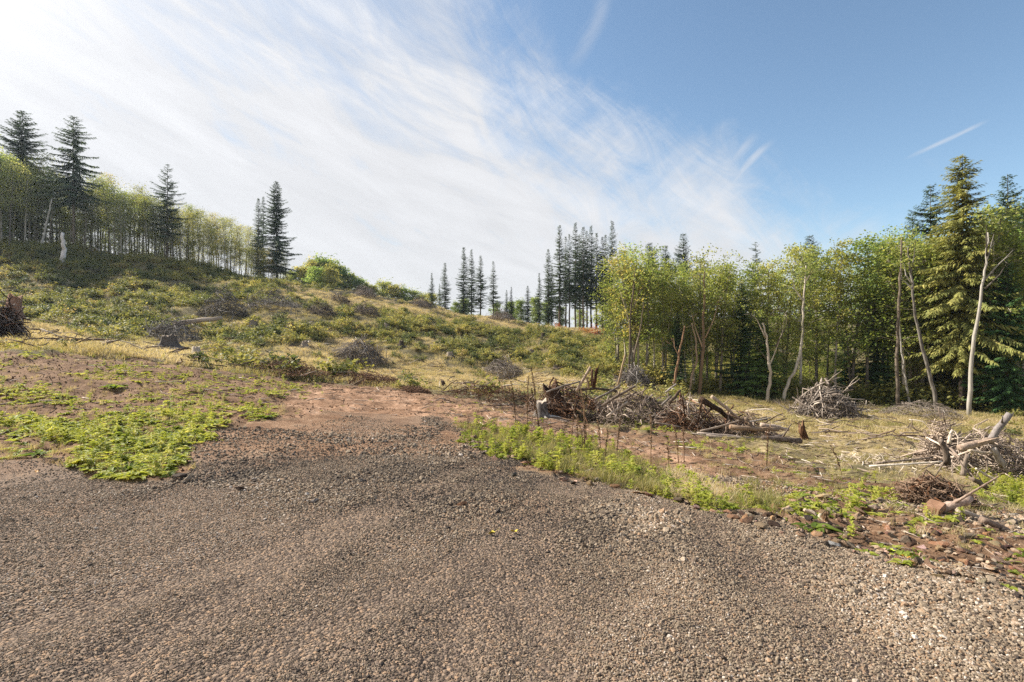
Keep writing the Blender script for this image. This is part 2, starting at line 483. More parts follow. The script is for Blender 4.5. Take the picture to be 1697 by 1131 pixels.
M = {}
M['stick'] = wood_mat('weathered_wood', (.055, .044, .036), (.25, .215, .185), (.48, .44, .39), 22)
M['brown_wood'] = wood_mat('root_wood', (.035, .02, .013), (.13, .075, .045), (.28, .18, .12), 18)
M['fir_bark'] = wood_mat('fir_bark', (.035, .026, .02), (.10, .075, .055), (.19, .15, .115), 5)
M['alder_bark'] = wood_mat('alder_bark', (.09, .075, .06), (.28, .245, .20), (.52, .48, .42), 3.0, moss=(.09, .095, .035))
M['pale_bark'] = wood_mat('bleached_trunk', (.10, .085, .07), (.33, .30, .26), (.60, .57, .52), 7.0)
M['cut_wood'] = wood_mat('fresh_cut_wood', (.26, .165, .105), (.42, .29, .20), (.58, .44, .33), 9.0)

M['alder'] = veg_mat('alder_leaves', [(.0, (.10, .14, .045)), (.35, (.23, .28, .08)), (.7, (.37, .39, .135)), (1, (.50, .46, .21))], .56, inst=False, use_obj_color=True, tone_w=.7)
M['fir'] = veg_mat('fir_needles', [(.0, (.04, .065, .035)), (.5, (.08, .115, .055)), (1, (.15, .18, .085))], .3, inst=False, use_obj_color=True, tone_w=.7)
M['bush'] = veg_mat('bush_leaves', [(.0, (.04, .06, .03)), (.28, (.11, .135, .05)), (.5, (.22, .225, .075)), (.72, (.37, .34, .11)), (.86, (.48, .38, .17)), (.95, (.34, .22, .13)), (1, (.38, .16, .07))], .42)
M['weed'] = veg_mat('weed_leaves', [(.0, (.07, .105, .022)), (.3, (.22, .27, .045)), (.65, (.40, .42, .08)), (1, (.56, .52, .18))], .5, tone_w=.4)
M['grass'] = veg_mat('grass_blades', [(.0, (.12, .135, .045)), (.22, (.25, .24, .085)), (.45, (.42, .35, .17)), (.7, (.56, .45, .28)), (1, (.64, .54, .42))], .4, tone_w=.35)
M['stalk'] = wood_mat('dry_stalk', (.06, .035, .02), (.16, .095, .055), (.27, .18, .10), 30)
M['autumn'] = veg_mat('autumn_leaves', [(.0, (.25, .06, .03)), (.5, (.42, .13, .06)), (1, (.50, .26, .08))], .45, inst=False, tone_w=.8)

def stone_mat(name, inst):
    m, k = new_mat(name)
    tc = k.n('ShaderNodeTexCoord'); oi = k.n('ShaderNodeObjectInfo')
    t = attr(k, 'tint', 'INSTANCER') if inst else oi.outputs['Random']
    n = k.noise(tc.outputs['Object'], 4.0 if inst else 5.0, 3 if inst else 6, .6)
    v = k.add(t, k.mul(k.sub(n, .5), .5 if inst else .6))
    col = k.ramp(v, [(.0, (.025, .022, .022)), (.2, (.095, .070, .051)), (.42, (.205, .155, .105)), (.62, (.315, .25, .18)), (.76, (.25, .145, .075)), (.88, (.37, .30, .23)), (1, (.54, .47, .40))])
    if not inst: col = k.mix(1.0, col, oi.outputs['Color'], 'MULTIPLY')
    surf(k, principled(k, col, .85, .25, bump(k, n, .3, .01) if inst else bump(k, k.noise(tc.outputs['Object'], 16, 5, .7), .7, .03)))
    return m
M['pebble'] = stone_mat('gravel_stone', True)
M['rock'] = stone_mat('rock_surface', False)
def clod_mat():
    m, k = new_mat('soil_clod')
    t = attr(k, 'tint', 'INSTANCER')
    col = k.ramp(t, [(0, (.07, .04, .024)), (.5, (.18, .105, .062)), (.85, (.28, .175, .11)), (1, (.42, .33, .24))])
    surf(k, principled(k, col, .95, .1)); return m
M['clod'] = clod_mat()
def litter_mat():
    m, k = new_mat('wood_litter')
    t = attr(k, 'tint', 'INSTANCER')
    col = k.ramp(t, [(0, (.06, .04, .03)), (.4, (.17, .12, .085)), (.8, (.36, .29, .23)), (1, (.60, .53, .45))])
    surf(k, principled(k, col, .9, .1)); return m
M['litter'] = litter_mat()

def ground_mat():
    m, k = new_mat('ground_soil')
    geo = k.n('ShaderNodeNewGeometry'); P = geo.outputs['Position']
    za = k.n('ShaderNodeSeparateColor'); k.put(za.inputs[0], attr(k, 'zone_a', out='Color'))
    zb = k.n('ShaderNodeSeparateColor'); k.put(zb.inputs[0], attr(k, 'zone_b', out='Color'))
    g, d, road = za.outputs; tan, forest, dusty = zb.outputs
    nf = k.noise(P, 9.0, 8, .7); nm = k.noise(P, 1.3, 6, .6); nb = k.noise(P, .22, 4, .55)
    nh = k.noise(P, 42.0, 4, .7)
    # gravel between the stones: fine crushed grit
    vor = k.n('ShaderNodeTexVoronoi'); k.put(vor.inputs['Vector'], P); vor.inputs['Scale'].default_value = 46; vor.inputs['Randomness'].default_value = 1
    vs = k.n('ShaderNodeSeparateColor'); k.put(vs.inputs[0], vor.outputs['Color'])
    gcol = k.ramp(k.add(k.mul(vs.outputs[0], .75), k.mul(nm, .3)), [(.05, (.06, .045, .036)), (.35, (.15, .11, .085)), (.65, (.24, .18, .135)), (.9, (.30, .20, .13)), (1, (.42, .35, .28))])
    dcol = k.ramp(k.add(k.mul(nf, .6), k.mul(nm, .4)), [(.34, (.07, .038, .022)), (.48, (.17, .10, .058)), (.58, (.26, .165, .10)), (.68, (.38, .27, .18))])
    rcol = k.ramp(k.add(k.mul(nf, .6), k.mul(nm, .4)), [(.34, (.12, .06, .033)), (.46, (.26, .145, .085)), (.56, (.38, .235, .15)), (.68, (.52, .37, .26))])
    hcol = k.ramp(k.add(k.mul(nf, .5), k.mul(nb, .5)), [(.3, (.05, .042, .025)), (.5, (.15, .125, .065)), (.7, (.30, .24, .13))])
    tcol = k.ramp(k.add(k.mul(nf, .6), k.mul(nm, .4)), [(.36, (.12, .09, .045)), (.5, (.28, .215, .115)), (.64, (.44, .36, .22))])
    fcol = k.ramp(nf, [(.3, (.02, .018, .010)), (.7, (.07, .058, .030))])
    col = k.mix(tan, hcol, tcol)
    col = k.mix(d, col, dcol)
    col = k.mix(k.mul(road, k.lin(nm, .35, .6, .25, 1)), col, rcol)
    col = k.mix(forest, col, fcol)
    gcol = k.mix(dusty, gcol, k.mix(.45, dcol, rcol))
    col = k.mix(g, col, gcol)
    h = k.add(k.mul(nf, .6), k.add(k.mul(nh, .4), k.mul(k.mul(k.sub(1.0, vor.outputs['Distance']), g), .5)))
    surf(k, principled(k, col, .95, .1, bump(k, h, .9, .05)))
    return m
M['ground'] = ground_mat()

# ------------------------------------------------------------------ the ground as one sheet
def build_ground():
    th = np.concatenate([np.radians(np.linspace(-180, -62, 40, endpoint=False)), np.radians(np.linspace(-62, 62, 560)), np.radians(np.linspace(64, 180, 38, endpoint=False))])
    rr = np.concatenate([[0.0, .4, .8], np.exp(np.linspace(math.log(1.1), math.log(190), 470)), [210, 240, 290, 370, 500, 800, 1200, 1580]])
    nt, nr = len(th), len(rr)
    T, Q = np.meshgrid(th, rr, indexing='ij')
    X, Y = np.sin(T) * Q, np.cos(T) * Q
    zb = zbase(X.ravel(), Y.ravel()).reshape(X.shape)
    far = sstep(Q, 300, 700); zb = np.maximum(zb, -20) * (1 - far) - 15 * far
    g, d, road, tan, forest = [a for a in masks(X.ravel(), Y.ravel(), zb.ravel())]
    z = zb.ravel() + rough(X.ravel(), Y.ravel(), g, d)
    gx, gy_ = proj(X.ravel(), Y.ravel(), zb.ravel())
    blend = np.clip(sstep(-gy_, -790, -715) + (fbm(X.ravel() * .9, Y.ravel() * .9, 4, 95) - .5) * 1.6, 0, 1) * (Y.ravel() > 5)
    V = np.stack([X.ravel(), Y.ravel(), z], -1)
    i, j = np.meshgrid(np.arange(nt), np.arange(nr - 1), indexing='ij'); i2 = (i + 1) % nt
    Fq = np.stack([i * nr + j, i * nr + j + 1, i2 * nr + j + 1, i2 * nr + j], -1).reshape(-1, 4)[:, ::-1]
    mb = MB(); mb.addq(V, Fq)
    me = mb.mesh('ground', M['ground'])
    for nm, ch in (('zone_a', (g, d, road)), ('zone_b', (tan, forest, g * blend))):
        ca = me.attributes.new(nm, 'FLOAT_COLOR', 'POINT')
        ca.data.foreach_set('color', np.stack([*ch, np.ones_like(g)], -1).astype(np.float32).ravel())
    o = ob('ground', me); tag(o, kind='structure', label='gravel pad, red dirt road and grassy hillside'); return o
build_ground()

def build_haze():
    mb = MB()
    V = np.array([(x * 1600, y * 1600, z) for x in (-1, 1) for y in (-1, 1) for z in (-26.0, 50.0)])
    mb.addq(V, [(0, 1, 3, 2), (4, 6, 7, 5), (0, 4, 5, 1), (2, 3, 7, 6), (0, 2, 6, 4), (1, 5, 7, 3)])
    m, k = new_mat('haze_air'); v = k.n('ShaderNodeVolumePrincipled')
    v.inputs['Color'].default_value = (.72, .86, 1.0, 1); v.inputs['Density'].default_value = 0.00015; v.inputs['Anisotropy'].default_value = .4
    o = k.n('ShaderNodeOutputMaterial'); k.t.links.new(v.outputs[0], o.inputs['Volume'])
    h = ob('haze', mb.mesh('haze', m, False)); tag(h, 'thin bluish air over the clearing and hills', kind='stuff')
build_haze()

# ------------------------------------------------------------------ scattering of uncountable ground cover
def source(name, me):
    o = bpy.data.objects.new(name, me); return o
def scatter(name, src, P, rot, scl, tint, idx, label):
    me = bpy.data.meshes.new(name)
    n = len(P); me.vertices.add(n); me.vertices.foreach_set('co', np.asarray(P, np.float32).ravel())
    if np.ndim(scl) == 1: scl = np.repeat(np.asarray(scl)[:, None], 3, 1)
    for nm, tp, key, arr in (('rot', 'FLOAT_VECTOR', 'vector', rot), ('scl', 'FLOAT_VECTOR', 'vector', scl), ('tint', 'FLOAT', 'value', tint), ('idx', 'INT', 'value', idx)):
        a = me.attributes.new(nm, tp, 'POINT'); a.data.foreach_set(key, np.asarray(arr, np.int32 if tp == 'INT' else np.float32).ravel())
    col = bpy.data.collections.new(name + '_kinds')
    for s in src: col.objects.link(s)
    o = ob(name, me)
    gt = bpy.data.node_groups.new(name + '_scatter', 'GeometryNodeTree')
    gt.interface.new_socket('Geometry', in_out='INPUT', socket_type='NodeSocketGeometry')
    gt.interface.new_socket('Geometry', in_out='OUTPUT', socket_type='NodeSocketGeometry')
    N = gt.nodes.new; L = gt.links.new
    gi, go = N('NodeGroupInput'), N('NodeGroupOutput')
    ci = N('GeometryNodeCollectionInfo'); ci.inputs[0].default_value = col; ci.inputs[1].default_value = True; ci.inputs[2].default_value = True
    ip = N('GeometryNodeInstanceOnPoints'); ip.inputs['Pick Instance'].default_value = True
    def na(nm, tp):
        q = N('GeometryNodeInputNamedAttribute'); q.data_type = tp; q.inputs[0].default_value = nm; return q.outputs[0]
    e2r = N('FunctionNodeEulerToRotation'); L(na('rot', 'FLOAT_VECTOR'), e2r.inputs[0])
    L(gi.outputs[0], ip.inputs['Points']); L(ci.outputs[0], ip.inputs['Instance']); L(na('idx', 'INT'), ip.inputs['Instance Index'])
    L(e2r.outputs[0], ip.inputs['Rotation']); L(na('scl', 'FLOAT_VECTOR'), ip.inputs['Scale']); L(ip.outputs[0], go.inputs[0])
    md = o.modifiers.new('scatter', 'NODES'); md.node_group = gt
    tag(o, label, kind='stuff'); return o
def polar_pts(n, r0, r1, a0=-56, a1=56, power=1.0, seed=0):
    """random ground points; power 1 = even per area, lower = more of them near"""
    rg = np.random.default_rng(seed)
    u = rg.random(n)
    if power == 0: r = r0 * (r1 / r0) ** u
    else: r = (r0 ** (2 * power) + u * (r1 ** (2 * power) - r0 ** (2 * power))) ** (1 / (2 * power))
    t = np.radians(rg.uniform(a0, a1, n)); return np.sin(t) * r, np.cos(t) * r
def settle(X, Y):
    zb = zbase(X, Y); mk = masks(X, Y, zb)
    Z = zb + rough(X, Y, mk[0], mk[1]); px, py = proj(X, Y, Z)
    return Z, mk, px, py

def icos(sub):
    import bmesh
    bm = bmesh.new(); bmesh.ops.create_icosphere(bm, subdivisions=sub, radius=1)
    V = np.array([v.co[:] for v in bm.verts]); Fc = np.array([[v.index for v in f.verts] for f in bm.faces]); bm.free(); return V, Fc
ICO1, ICO2, ICO3 = icos(1), icos(2), icos(3)
def stone_mesh(name, seed, base, mat, cuts=7, flat=.7, smooth=False, noise_=.12):
    rg = np.random.default_rng(seed); V, Fc = base; V = V.copy()
    for _ in range(cuts):        # chip planar faces off the ball
        n = rg.normal(size=3); n /= np.linalg.norm(n); dd = rg.uniform(.55, .85)
        s = V @ n; dd = dd if cuts < 12 else dd - .22; V = V - np.outer(np.maximum(s - dd, 0), n)
    V *= np.array([1, rg.uniform(.65, .95), flat * rg.uniform(.7, 1.1)])
    V += (vnoise(V[:, 0] * 3 + seed, V[:, 1] * 3 + V[:, 2] * 2.3, seed)[:, None] - .5) * noise_ * V
    mb = MB(); mb.addq(V, Fc); return mb.mesh(name, mat, smooth)

# gravel: crushed stones on the pad
def build_gravel():
    src = [source('gravel_stone_%d' % i, stone_mesh('gravel_stone', i, ICO1, M['pebble'], 5, .62)) for i in range(7)]
    parts = []
    for (n, r0, r1, s0, s1, seed, a) in ((95000, 1.55, 4.2, .0058, .0150, 1, 56), (150000, 4.2, 8.5, .0078, .0185, 2, 52), (70000, 8.5, 17, .013, .034, 3, 50)):
        X, Y = polar_pts(n, r0, r1, -a, a, 1, seed)
        Z, mk, px, py = settle(X, Y)
        rg = np.random.default_rng(seed)
        thin = np.where((py < 740) & (py > 0) & (Y > 6), fbm(X * .8, Y * .8, 3, 87) + (py - 700) / 80.0 > .50, True)
        keep = ((mk[0] > .5) & thin) | ((mk[1] > .5) & (rg.random(n) < .14 + .14 * (px > 1100) * (r0 < 8)))
        s = s0 + (s1 - s0) * rg.random(n) ** 2.4
        # a band of coarser rubble where two loads of gravel meet
        band = np.exp(-((py - (800 + .07 * (px - 300))) / 34) ** 2) * ((px > 150) & (px < 1500)) + np.exp(-((py - 745) / 40) ** 2) * .6 * ((px > 350) & (px < 900))
        band = band * (fbm(X * 1.1, Y * 1.1, 3, 61) > .42)
        s = s * (1 + band * 1.7 * (px < 1150) * rg.random(n) ** 2) * (.8 + .5 * fbm(X * .9, Y * .9, 3, 81))
        s = np.where((py < 800) & (px > 250) & (px < 1250), s * (1 + .9 * rg.random(n) ** 3), s)
        rare = rg.random(n) < .010; s = np.where(rare, s * rg.uniform(1.5, 2.6, n), s)
        patch = fbm(X * .7, Y * .7, 3, 71)
        ruts = fbm((X * .5 + Y * .86) * .55, (X * -.86 + Y * .5) * 2.2, 3, 83)
        tint = np.clip(rg.normal(.47, .22, n) + (patch - .5) * .45 + (ruts - .5) * .5 - .10 * (py < 800), 0.02, 1)
        tk = tracks(X, Y); s = s * (1 - .32 * tk); tint = np.clip(tint - .10 * tk, .02, 1); keep &= rg.random(n) > .22 * tk
        fines = fbm(X * .55 + 5, Y * .55, 4, 85) > .60; keep &= ~(fines & (rg.random(n) < .45)); s = np.where(fines, s * .8, s)
        parts.append((np.stack([X, Y, Z + s * .25], -1)[keep], s[keep], tint[keep]))
    P = np.concatenate([p[0] for p in parts]); s = np.concatenate([p[1] for p in parts]); t = np.concatenate([p[2] for p in parts])
    rg = np.random.default_rng(5); n = len(P)
    rot = np.stack([rg.normal(0, .55, n), rg.normal(0, .55, n), rg.uniform(0, 6.28, n)], -1)
    scatter('gravel', src, P, rot, s, t, rg.integers(0, 7, n), 'grey brown crushed gravel spread over the pad')
build_gravel()

def build_clods():
    src = [source('soil_clod_%d' % i, stone_mesh('soil_clod', 20 + i, ICO1, M['clod'], 6, .38)) for i in range(4)]
    X, Y = polar_pts(90000, 4, 40, -50, 52, .45, 11); n = len(X)
    Z, mk, px, py = settle(X, Y); rg = np.random.default_rng(12); r = np.hypot(X, Y)
    keep = (mk[1] > .5) & (fbm(X * .6, Y * .6, 3, 15) + rg.random(n) * .4 > .55)
    keep &= ~((mk[2] > .5) & (rg.random(n) < .4))
    s = (.006 + .022 * rg.random(n) ** 3.5) * (1 + r / 26)
    P = np.stack([X, Y, Z + s * .2], -1)[keep]; m = len(P)
    scatter('soil_rubble', src, P, rg.uniform(0, 6.28, (m, 3)), s[keep], rg.random(m), rg.integers(0, 4, m), 'brown clods and small stones on the bare dirt')
    # sticks and chips of wood lying about
    ms = []
    for i in range(5):
        mb = MB(); q = np.random.default_rng(i)
        p = np.stack([np.linspace(-.5, .5, 4), q.normal(0, .05, 4), q.normal(0, .03, 4)], -1)
        add_tube(mb, p, [.022, .026, .02, .012], 4); ms.append(source('litter_stick_%d' % i, mb.mesh('litter_stick', M['litter'])))
    X, Y = polar_pts(26000, 3.5, 60, -50, 52, .35, 21); n = len(X)
    Z, mk, px, py = settle(X, Y); r = np.hypot(X, Y)
    near_pile = np.exp(-((py - 730) / 60) ** 2) * (px > 700) + .25 + .5 * ((px > 1100) & (py > 740))
    keep = (mk[0] < .5) & (mk[4] < .5) & (rg.random(n) < near_pile * (.35 + .65 * (fbm(X * .5, Y * .5, 3, 23) > .5)))
    s = rg.uniform(.12, .5, n) * np.clip(r / 14, .38, 1.5)
    P = np.stack([X, Y, Z + .015], -1)[keep]; m = len(P)
    rot = np.stack([np.zeros(m), rg.normal(0, .12, m), rg.uniform(0, 6.28, m)], -1)
    X2, Y2 = polar_pts(9000, 24, 120, -50, 40, .7, 22); Z2, mk2, px2, py2 = settle(X2, Y2); k2 = (mk2[1] < .5) & (mk2[4] < .5) & (py2 > 470) & (rg.random(9000) < .25 + .75 * (fbm(X2 * .3, Y2 * .3, 3, 24) > .52))
    P2 = np.stack([X2, Y2, Z2 + .15 + .25 * rg.random(9000)], -1)[k2]; m2 = len(P2)
    P = np.concatenate([P, P2]); s = np.concatenate([s[keep], rg.uniform(.4, 1.5, m2)]); keep = slice(None)
    rot = np.concatenate([rot, np.stack([np.zeros(m2), rg.normal(0, .22, m2), rg.uniform(0, 6.28, m2)], -1)]); m += m2
    scatter('wood_litter', ms, P, rot, s[keep], rg.random(m) ** 1.5, rg.integers(0, 5, m), 'grey broken twigs and bark chips littering the clearing')
build_clods()

# ---- plants for scattering
def tuft_mesh(seed, n, h, spread, width, droop):
    rg = np.random.default_rng(seed); mb = MB()
    base = np.stack([rg.normal(0, spread, n), rg.normal(0, spread, n), np.zeros(n)], -1)
    d = np.stack([rg.normal(0, .42, n), rg.normal(0, .42, n), np.ones(n)], -1); d /= np.linalg.norm(d, axis=1)[:, None]
    blades(mb, base, d, h * rg.uniform(.45, 1, n), width, rg, 3, droop); return mb.mesh('grass_tuft', M['grass'], False)
def weed_mesh(seed, nl, L, W, tall=0.0):
    """rosette of arching leaves folded along the midrib"""
    rg = np.random.default_rng(seed); mb = MB()
    for i in range(nl):
        a = rg.uniform(0, 6.28); el = rg.uniform(.35, 1.15); l = L * rg.uniform(.55, 1.1); w = W * rg.uniform(.7, 1.1)
        z0 = tall * rg.random(); t = np.linspace(0, 1, 6)
        x = l * (t * math.cos(el) + .25 * t * t); z = z0 + l * (t * math.sin(el) - .75 * t * t * math.sin(el))
        wid = w * np.sin(np.pi * np.clip(t * .93 + .05, 0, 1)) ** .8 * (1 + .12 * rg.normal(size=6))
        ca, sa = math.cos(a), math.sin(a); c = np.stack([x * ca, x * sa, z], -1); sd_ = np.array([-sa, ca, 0])
        up = np.array([0, 0, 1.]) * wid[:, None] * .28
        v = np.stack([c - sd_ * wid[:, None] * .5 + up, c, c + sd_ * wid[:, None] * .5 + up], 1).reshape(-1, 3)
        f = [(3 * j + q, 3 * j + q + 1, 3 * j + q + 4, 3 * j + q + 3) for j in range(5) for q in (0, 1)]
        mb.addq(v, f, np.full(18, rg.random()))
    return mb.mesh('weed_rosette', M['weed'], True)
def bush_mesh(seed, n, size, rx, h, mat, asp=.6, stems=True, name='bush_leaves'):
    rg = np.random.default_rng(seed); mb = MB()
    nc = max(6, n // 22)
    cc = rg.normal(size=(nc, 3)); cc /= np.linalg.norm(cc, axis=1)[:, None]; cc[:, 2] = np.abs(cc[:, 2])
    cc *= (rg.random((nc, 1)) ** .45) * np.array([rx, rx, h]); cc[:, 2] *= .85
    k = rg.integers(0, nc, n); c = cc[k] + rg.normal(size=(n, 3)) * np.array([rx, rx, h * .8]) * .16
    c[:, 2] = np.abs(c[:, 2]) + .02
    ctone = rg.random(nc)
    leaves(mb, c, size, rg, asp, .9, tone=np.clip(ctone[k] * .6 + rg.random(n) * .4, 0, 1))
    if stems:
        for i in range(6):
            e = cc[rg.integers(0, nc)]; add_tube(mb, [(0, 0, -.05), e * .55 + [0, 0, .05], e], [.018 * h, .012 * h, .005 * h], 3, tone=0.0, cap=False)
    return mb.mesh(name, mat, False)
def fern_mesh(seed, n=13, L=.8):
    """bracken: arching fronds with leaflets on both sides"""
    rg = np.random.default_rng(seed); mb = MB()
    for i in range(n):
        a = rg.uniform(0, 6.28); el = rg.uniform(.5, 1.25); l = L * rg.uniform(.6, 1.1); m = 9
        t = np.linspace(.15, 1, m); x = l * (t * math.cos(el) + .3 * t * t); z = l * (t * math.sin(el) - .55 * t * t * math.sin(el))
        c = np.stack([x * math.cos(a), x * math.sin(a), z], -1); tg = np.gradient(c, axis=0); tg /= np.linalg.norm(tg, axis=1)[:, None]
        s = np.array([-math.sin(a), math.cos(a), 0]); tn = rg.random()
        for sg in (-1, 1):
            dd = s * sg + tg * .35; dd = dd / np.linalg.norm(dd, axis=1)[:, None]
            blades(mb, c, dd, l * .36 * np.sin(np.pi * (t * .8 + .18)), l * .085, rg, 1, .25, tone=np.clip(tn + rg.normal(0, .1, m), 0, 1))
    return mb.mesh('fern_fronds', M['bush'], False)

PILE_SPOTS = [(285, 570, 95, 40), (370, 527, 80, 38), (455, 516, 90, 24), (533, 526, 52, 20), (607, 524, 46, 22), (562, 501, 36, 16), (604, 492, 40, 17), (697, 508, 34, 16), (830, 531, 46, 18), (596, 606, 82, 38), (833, 627, 66, 27), (1052, 644, 68, 30), (1370, 697, 100, 54), (1525, 697, 125, 22), (6, 562, 60, 62)]
def build_cover():
    rg = np.random.default_rng(33)
    # --- grasses
    gs = [source('grass_tuft_%d' % i, tuft_mesh(i, 26, .42, .07, .010, .35)) for i in range(4)] + [source('grass_tuft_%d' % (4 + i), tuft_mesh(9 + i, 34, .60, .22, .020, .45)) for i in range(3)]
    X, Y = polar_pts(90000, 6.5, 120, -52, 53, .42, 41); n = len(X)
    Z, mk, px, py = settle(X, Y); r = np.hypot(X, Y)
    f1 = fbm(X * .35, Y * .35, 3, 43); f2 = fbm(X * 1.4, Y * 1.4, 3, 47)
    g, d, road, tan, forest = mk
    dens = np.where(tan > .5, .95, .42) * (g < .5) * (d < .5)
    berm = inpoly(px, py, [(745, 700), (850, 715), (960, 740), (1100, 765), (1290, 810), (1330, 860), (1270, 868), (1120, 828), (1000, 803), (900, 775), (790, 725)])
    dens = np.where(berm, .70 + .3 * (f2 > .5), dens)
    lowright = (px > 1150) & (d > .5) & (g < .5) & ~berm
    dens = np.where(lowright & (road < .5), .08 + .42 * (f2 > .57), dens)
    dens = np.where((d > .5) & (g < .5) & (px < 700) & (road < .5), .04 + .22 * (f2 > .57), dens)
    dens = np.where((road > .5) & (px > 700), .10, dens)
    dens = np.where(forest > .5, .12, dens)
    bank = inpoly(px, py, [(1270, 850), (1310, 825), (1430, 820), (1560, 842), (1697, 880), (2200, 980), (2200, 1100), (1697, 985), (1500, 935), (1280, 872)])
    dens = np.where(bank, .05, dens)
    lw = inpoly(px, py, [(-300, 600), (0, 600), (350, 640), (365, 712), (300, 745), (250, 792), (100, 776), (-300, 768)]); dens = np.where(lw, .30, dens)
    keep = rg.random(n) < dens
    warm = np.where(tan > .5, .74, .50) + (f1 - .5) * 1.0
    warm = np.where(berm, .12 + .8 * (np.abs(px - 1165) < 60) * (py < 830), warm)
    warm = np.where((px > 1100) & (tan > .5), .46 + (f1 - .5) * 1.1, warm)
    warm = np.where((d > .5) & ~berm, .55 + (f1 - .5), warm)
    tint = np.clip(warm + rg.normal(0, .13, n), 0, 1)
    s = rg.uniform(.45, 1.1, n) * np.where(r > 26, 1.15, np.where(berm, .85, .62)) * (1 + .25 * (r > 60))
    idx = np.where(r < 26, rg.integers(0, 4, n), rg.integers(4, 7, n))
    P = np.stack([X, Y, Z - .01], -1)[keep]; m = len(P)
    rot = np.stack([rg.normal(0, .12, m), rg.normal(0, .12, m), rg.uniform(0, 6.28, m)], -1)
    scatter('grass', gs, P, rot, s[keep], tint[keep], idx[keep], 'dry tan and green grass covering the clearing')
    # --- broad leaved weeds
    ws = [source('weed_rosette_%d' % i, weed_mesh(50 + i, 9 + i, .20, .075)) for i in range(4)] + [source('weed_rosette_%d' % (4 + i), weed_mesh(60 + i, 26, .13, .055, .30)) for i in range(3)]
    X, Y = polar_pts(84000, 5.0, 46, -50, 50, .40, 51); n = len(X)
    Z, mk, px, py = settle(X, Y); r = np.hypot(X, Y); g, d, road, tan, forest = mk
    f1 = fbm(X * .55, Y * .9, 4, 53); f2 = fbm(X * 1.8, Y * 1.8, 3, 57)
    px0, py0 = px, py; px = px + (fbm(X * .8, Y * .8, 4, 58) - .5) * 130; py = py + (fbm(X * .8 + 9, Y * .8, 4, 59) - .5) * 34
    left1 = inpoly(px, py, [(-300, 680), (0, 690), (170, 680), (360, 690), (365, 712), (300, 745), (250, 790), (200, 790), (100, 772), (-300, 765)])
    left2 = inpoly(px, py, [(-300, 625), (0, 630), (110, 635), (150, 660), (100, 690), (-300, 700)])
    left3 = inpoly(px, py, [(-300, 590), (0, 585), (120, 585), (300, 600), (470, 620), (520, 650), (470, 700), (360, 690), (150, 660), (0, 640), (-300, 640)])
    berm = inpoly(px, py, [(745, 700), (800, 702), (900, 715), (1000, 745), (1110, 770), (1190, 800), (1270, 835), (1290, 862), (1200, 850), (1120, 828), (1000, 803), (900, 775), (790, 730)])
    mids = inpoly(px, py, [(980, 680), (1060, 695), (1180, 725), (1340, 770), (1440, 800), (1400, 790), (1600, 900), (1380, 880), (1250, 800), (1150, 740), (1000, 710)])
    patch_ = inpoly(px0, py0, [(975, 680), (1050, 686), (1105, 705), (1120, 712), (1010, 702)])
    rbush = inpoly(px, py, [(1600, 780), (1800, 760), (2100, 860), (1697, 850), (1640, 830)])
    dens = left1 * (.10 + .85 * (f1 > .47)) + left2 * (.12 + .8 * (f1 > .47)) + left3 * (f1 > .53) * .42 + berm * (.06 + .42 * (f2 > .5)) + mids * ((f1 > .55) * .45) + rbush * .8 + patch_ * .9
    dens += (mk[0] < .5) * .018 + (px > 1250) * (py > 800) * (mk[0] < .5) * (f2 > .66) * .14
    dens *= (g < .5) | left1 | berm; dens = np.where(road > .5, dens * .15, dens); dens *= forest < .5
    keep = rg.random(n) < dens
    tall = rg.random(n) < np.where(berm | rbush, .5, .12)
    idx = np.where(tall, rg.integers(4, 7, n), rg.integers(0, 4, n))
    s = rg.uniform(.3, .95, n) * np.where(left1, .9, .75) * np.where(berm, 1.05, 1)
    big = rg.random(n) < .05; s = np.where(big, s * 1.5, s)
    tint = np.clip(.56 + (f1 - .5) * .9 + rg.normal(0, .24, n) - .05 * berm, 0, 1)
    P = np.stack([X, Y, Z - .005], -1)[keep]; m = len(P)
    rot = np.stack([rg.normal(0, .1, m), rg.normal(0, .1, m), rg.uniform(0, 6.28, m)], -1)
    scatter('weeds', ws, P, rot, s[keep], tint[keep], idx[keep], 'bright green broad leaved weeds on the dirt')
    # --- brambles, bracken and shrubs of the hillside
    bs = [source('hill_bush_%d' % i, bush_mesh(70 + i, 340, .17, .75, .95, M['bush'])) for i in range(4)] + [source('hill_bush_%d' % (4 + i), fern_mesh(80 + i)) for i in range(3)]
    X, Y = polar_pts(46000, 26, 150, -54, 54, .75, 61); n = len(X)
    Z, mk, px, py = settle(X, Y); r = np.hypot(X, Y); g, d, road, tan, forest = mk
    f1 = fbm(X * .12, Y * .16, 4, 63); f2 = fbm(X * .5, Y * .5, 3, 67)
    hill = (d < .5) & (g < .5)
    core = inpoly(px, py, [(0, 400), (480, 465), (760, 520), (1000, 560), (1020, 630), (940, 610), (830, 600), (700, 585), (600, 560), (450, 575), (330, 585), (150, 560), (0, 530), (-300, 500), (-300, 380)])
    dens = hill * (.10 + .85 * core * (.18 + .82 * (f1 + f2 * .45 > .70)))
    dens = np.where(tan > .5, dens * .22, dens)
    rim = (px > 1000) & (forest > .5); dens = np.where(rim, .22, dens)
    for (cx_, cy_, w_, h_) in PILE_SPOTS: dens = np.where((np.abs(px - cx_) < w_ * .55) & (py > cy_ - h_ * .5) & (py < cy_ + 14), 0, dens)
    keep = rg.random(n) < dens
    tint = np.clip(.45 + (f2 - .5) * 1.5 + (f1 - .5) * .7 + rg.normal(0, .20, n), 0, .92)
    tint = np.where((px < 520) & (py < 560), tint * .80, tint)
    rust = (rg.random(n) < .10 + .25 * (fbm(X * .25 + 7, Y * .25, 3, 69) > .55)) | (inpoly(px, py, [(150, 410), (330, 425), (330, 470), (200, 460)]) & (rg.random(n) < .45))
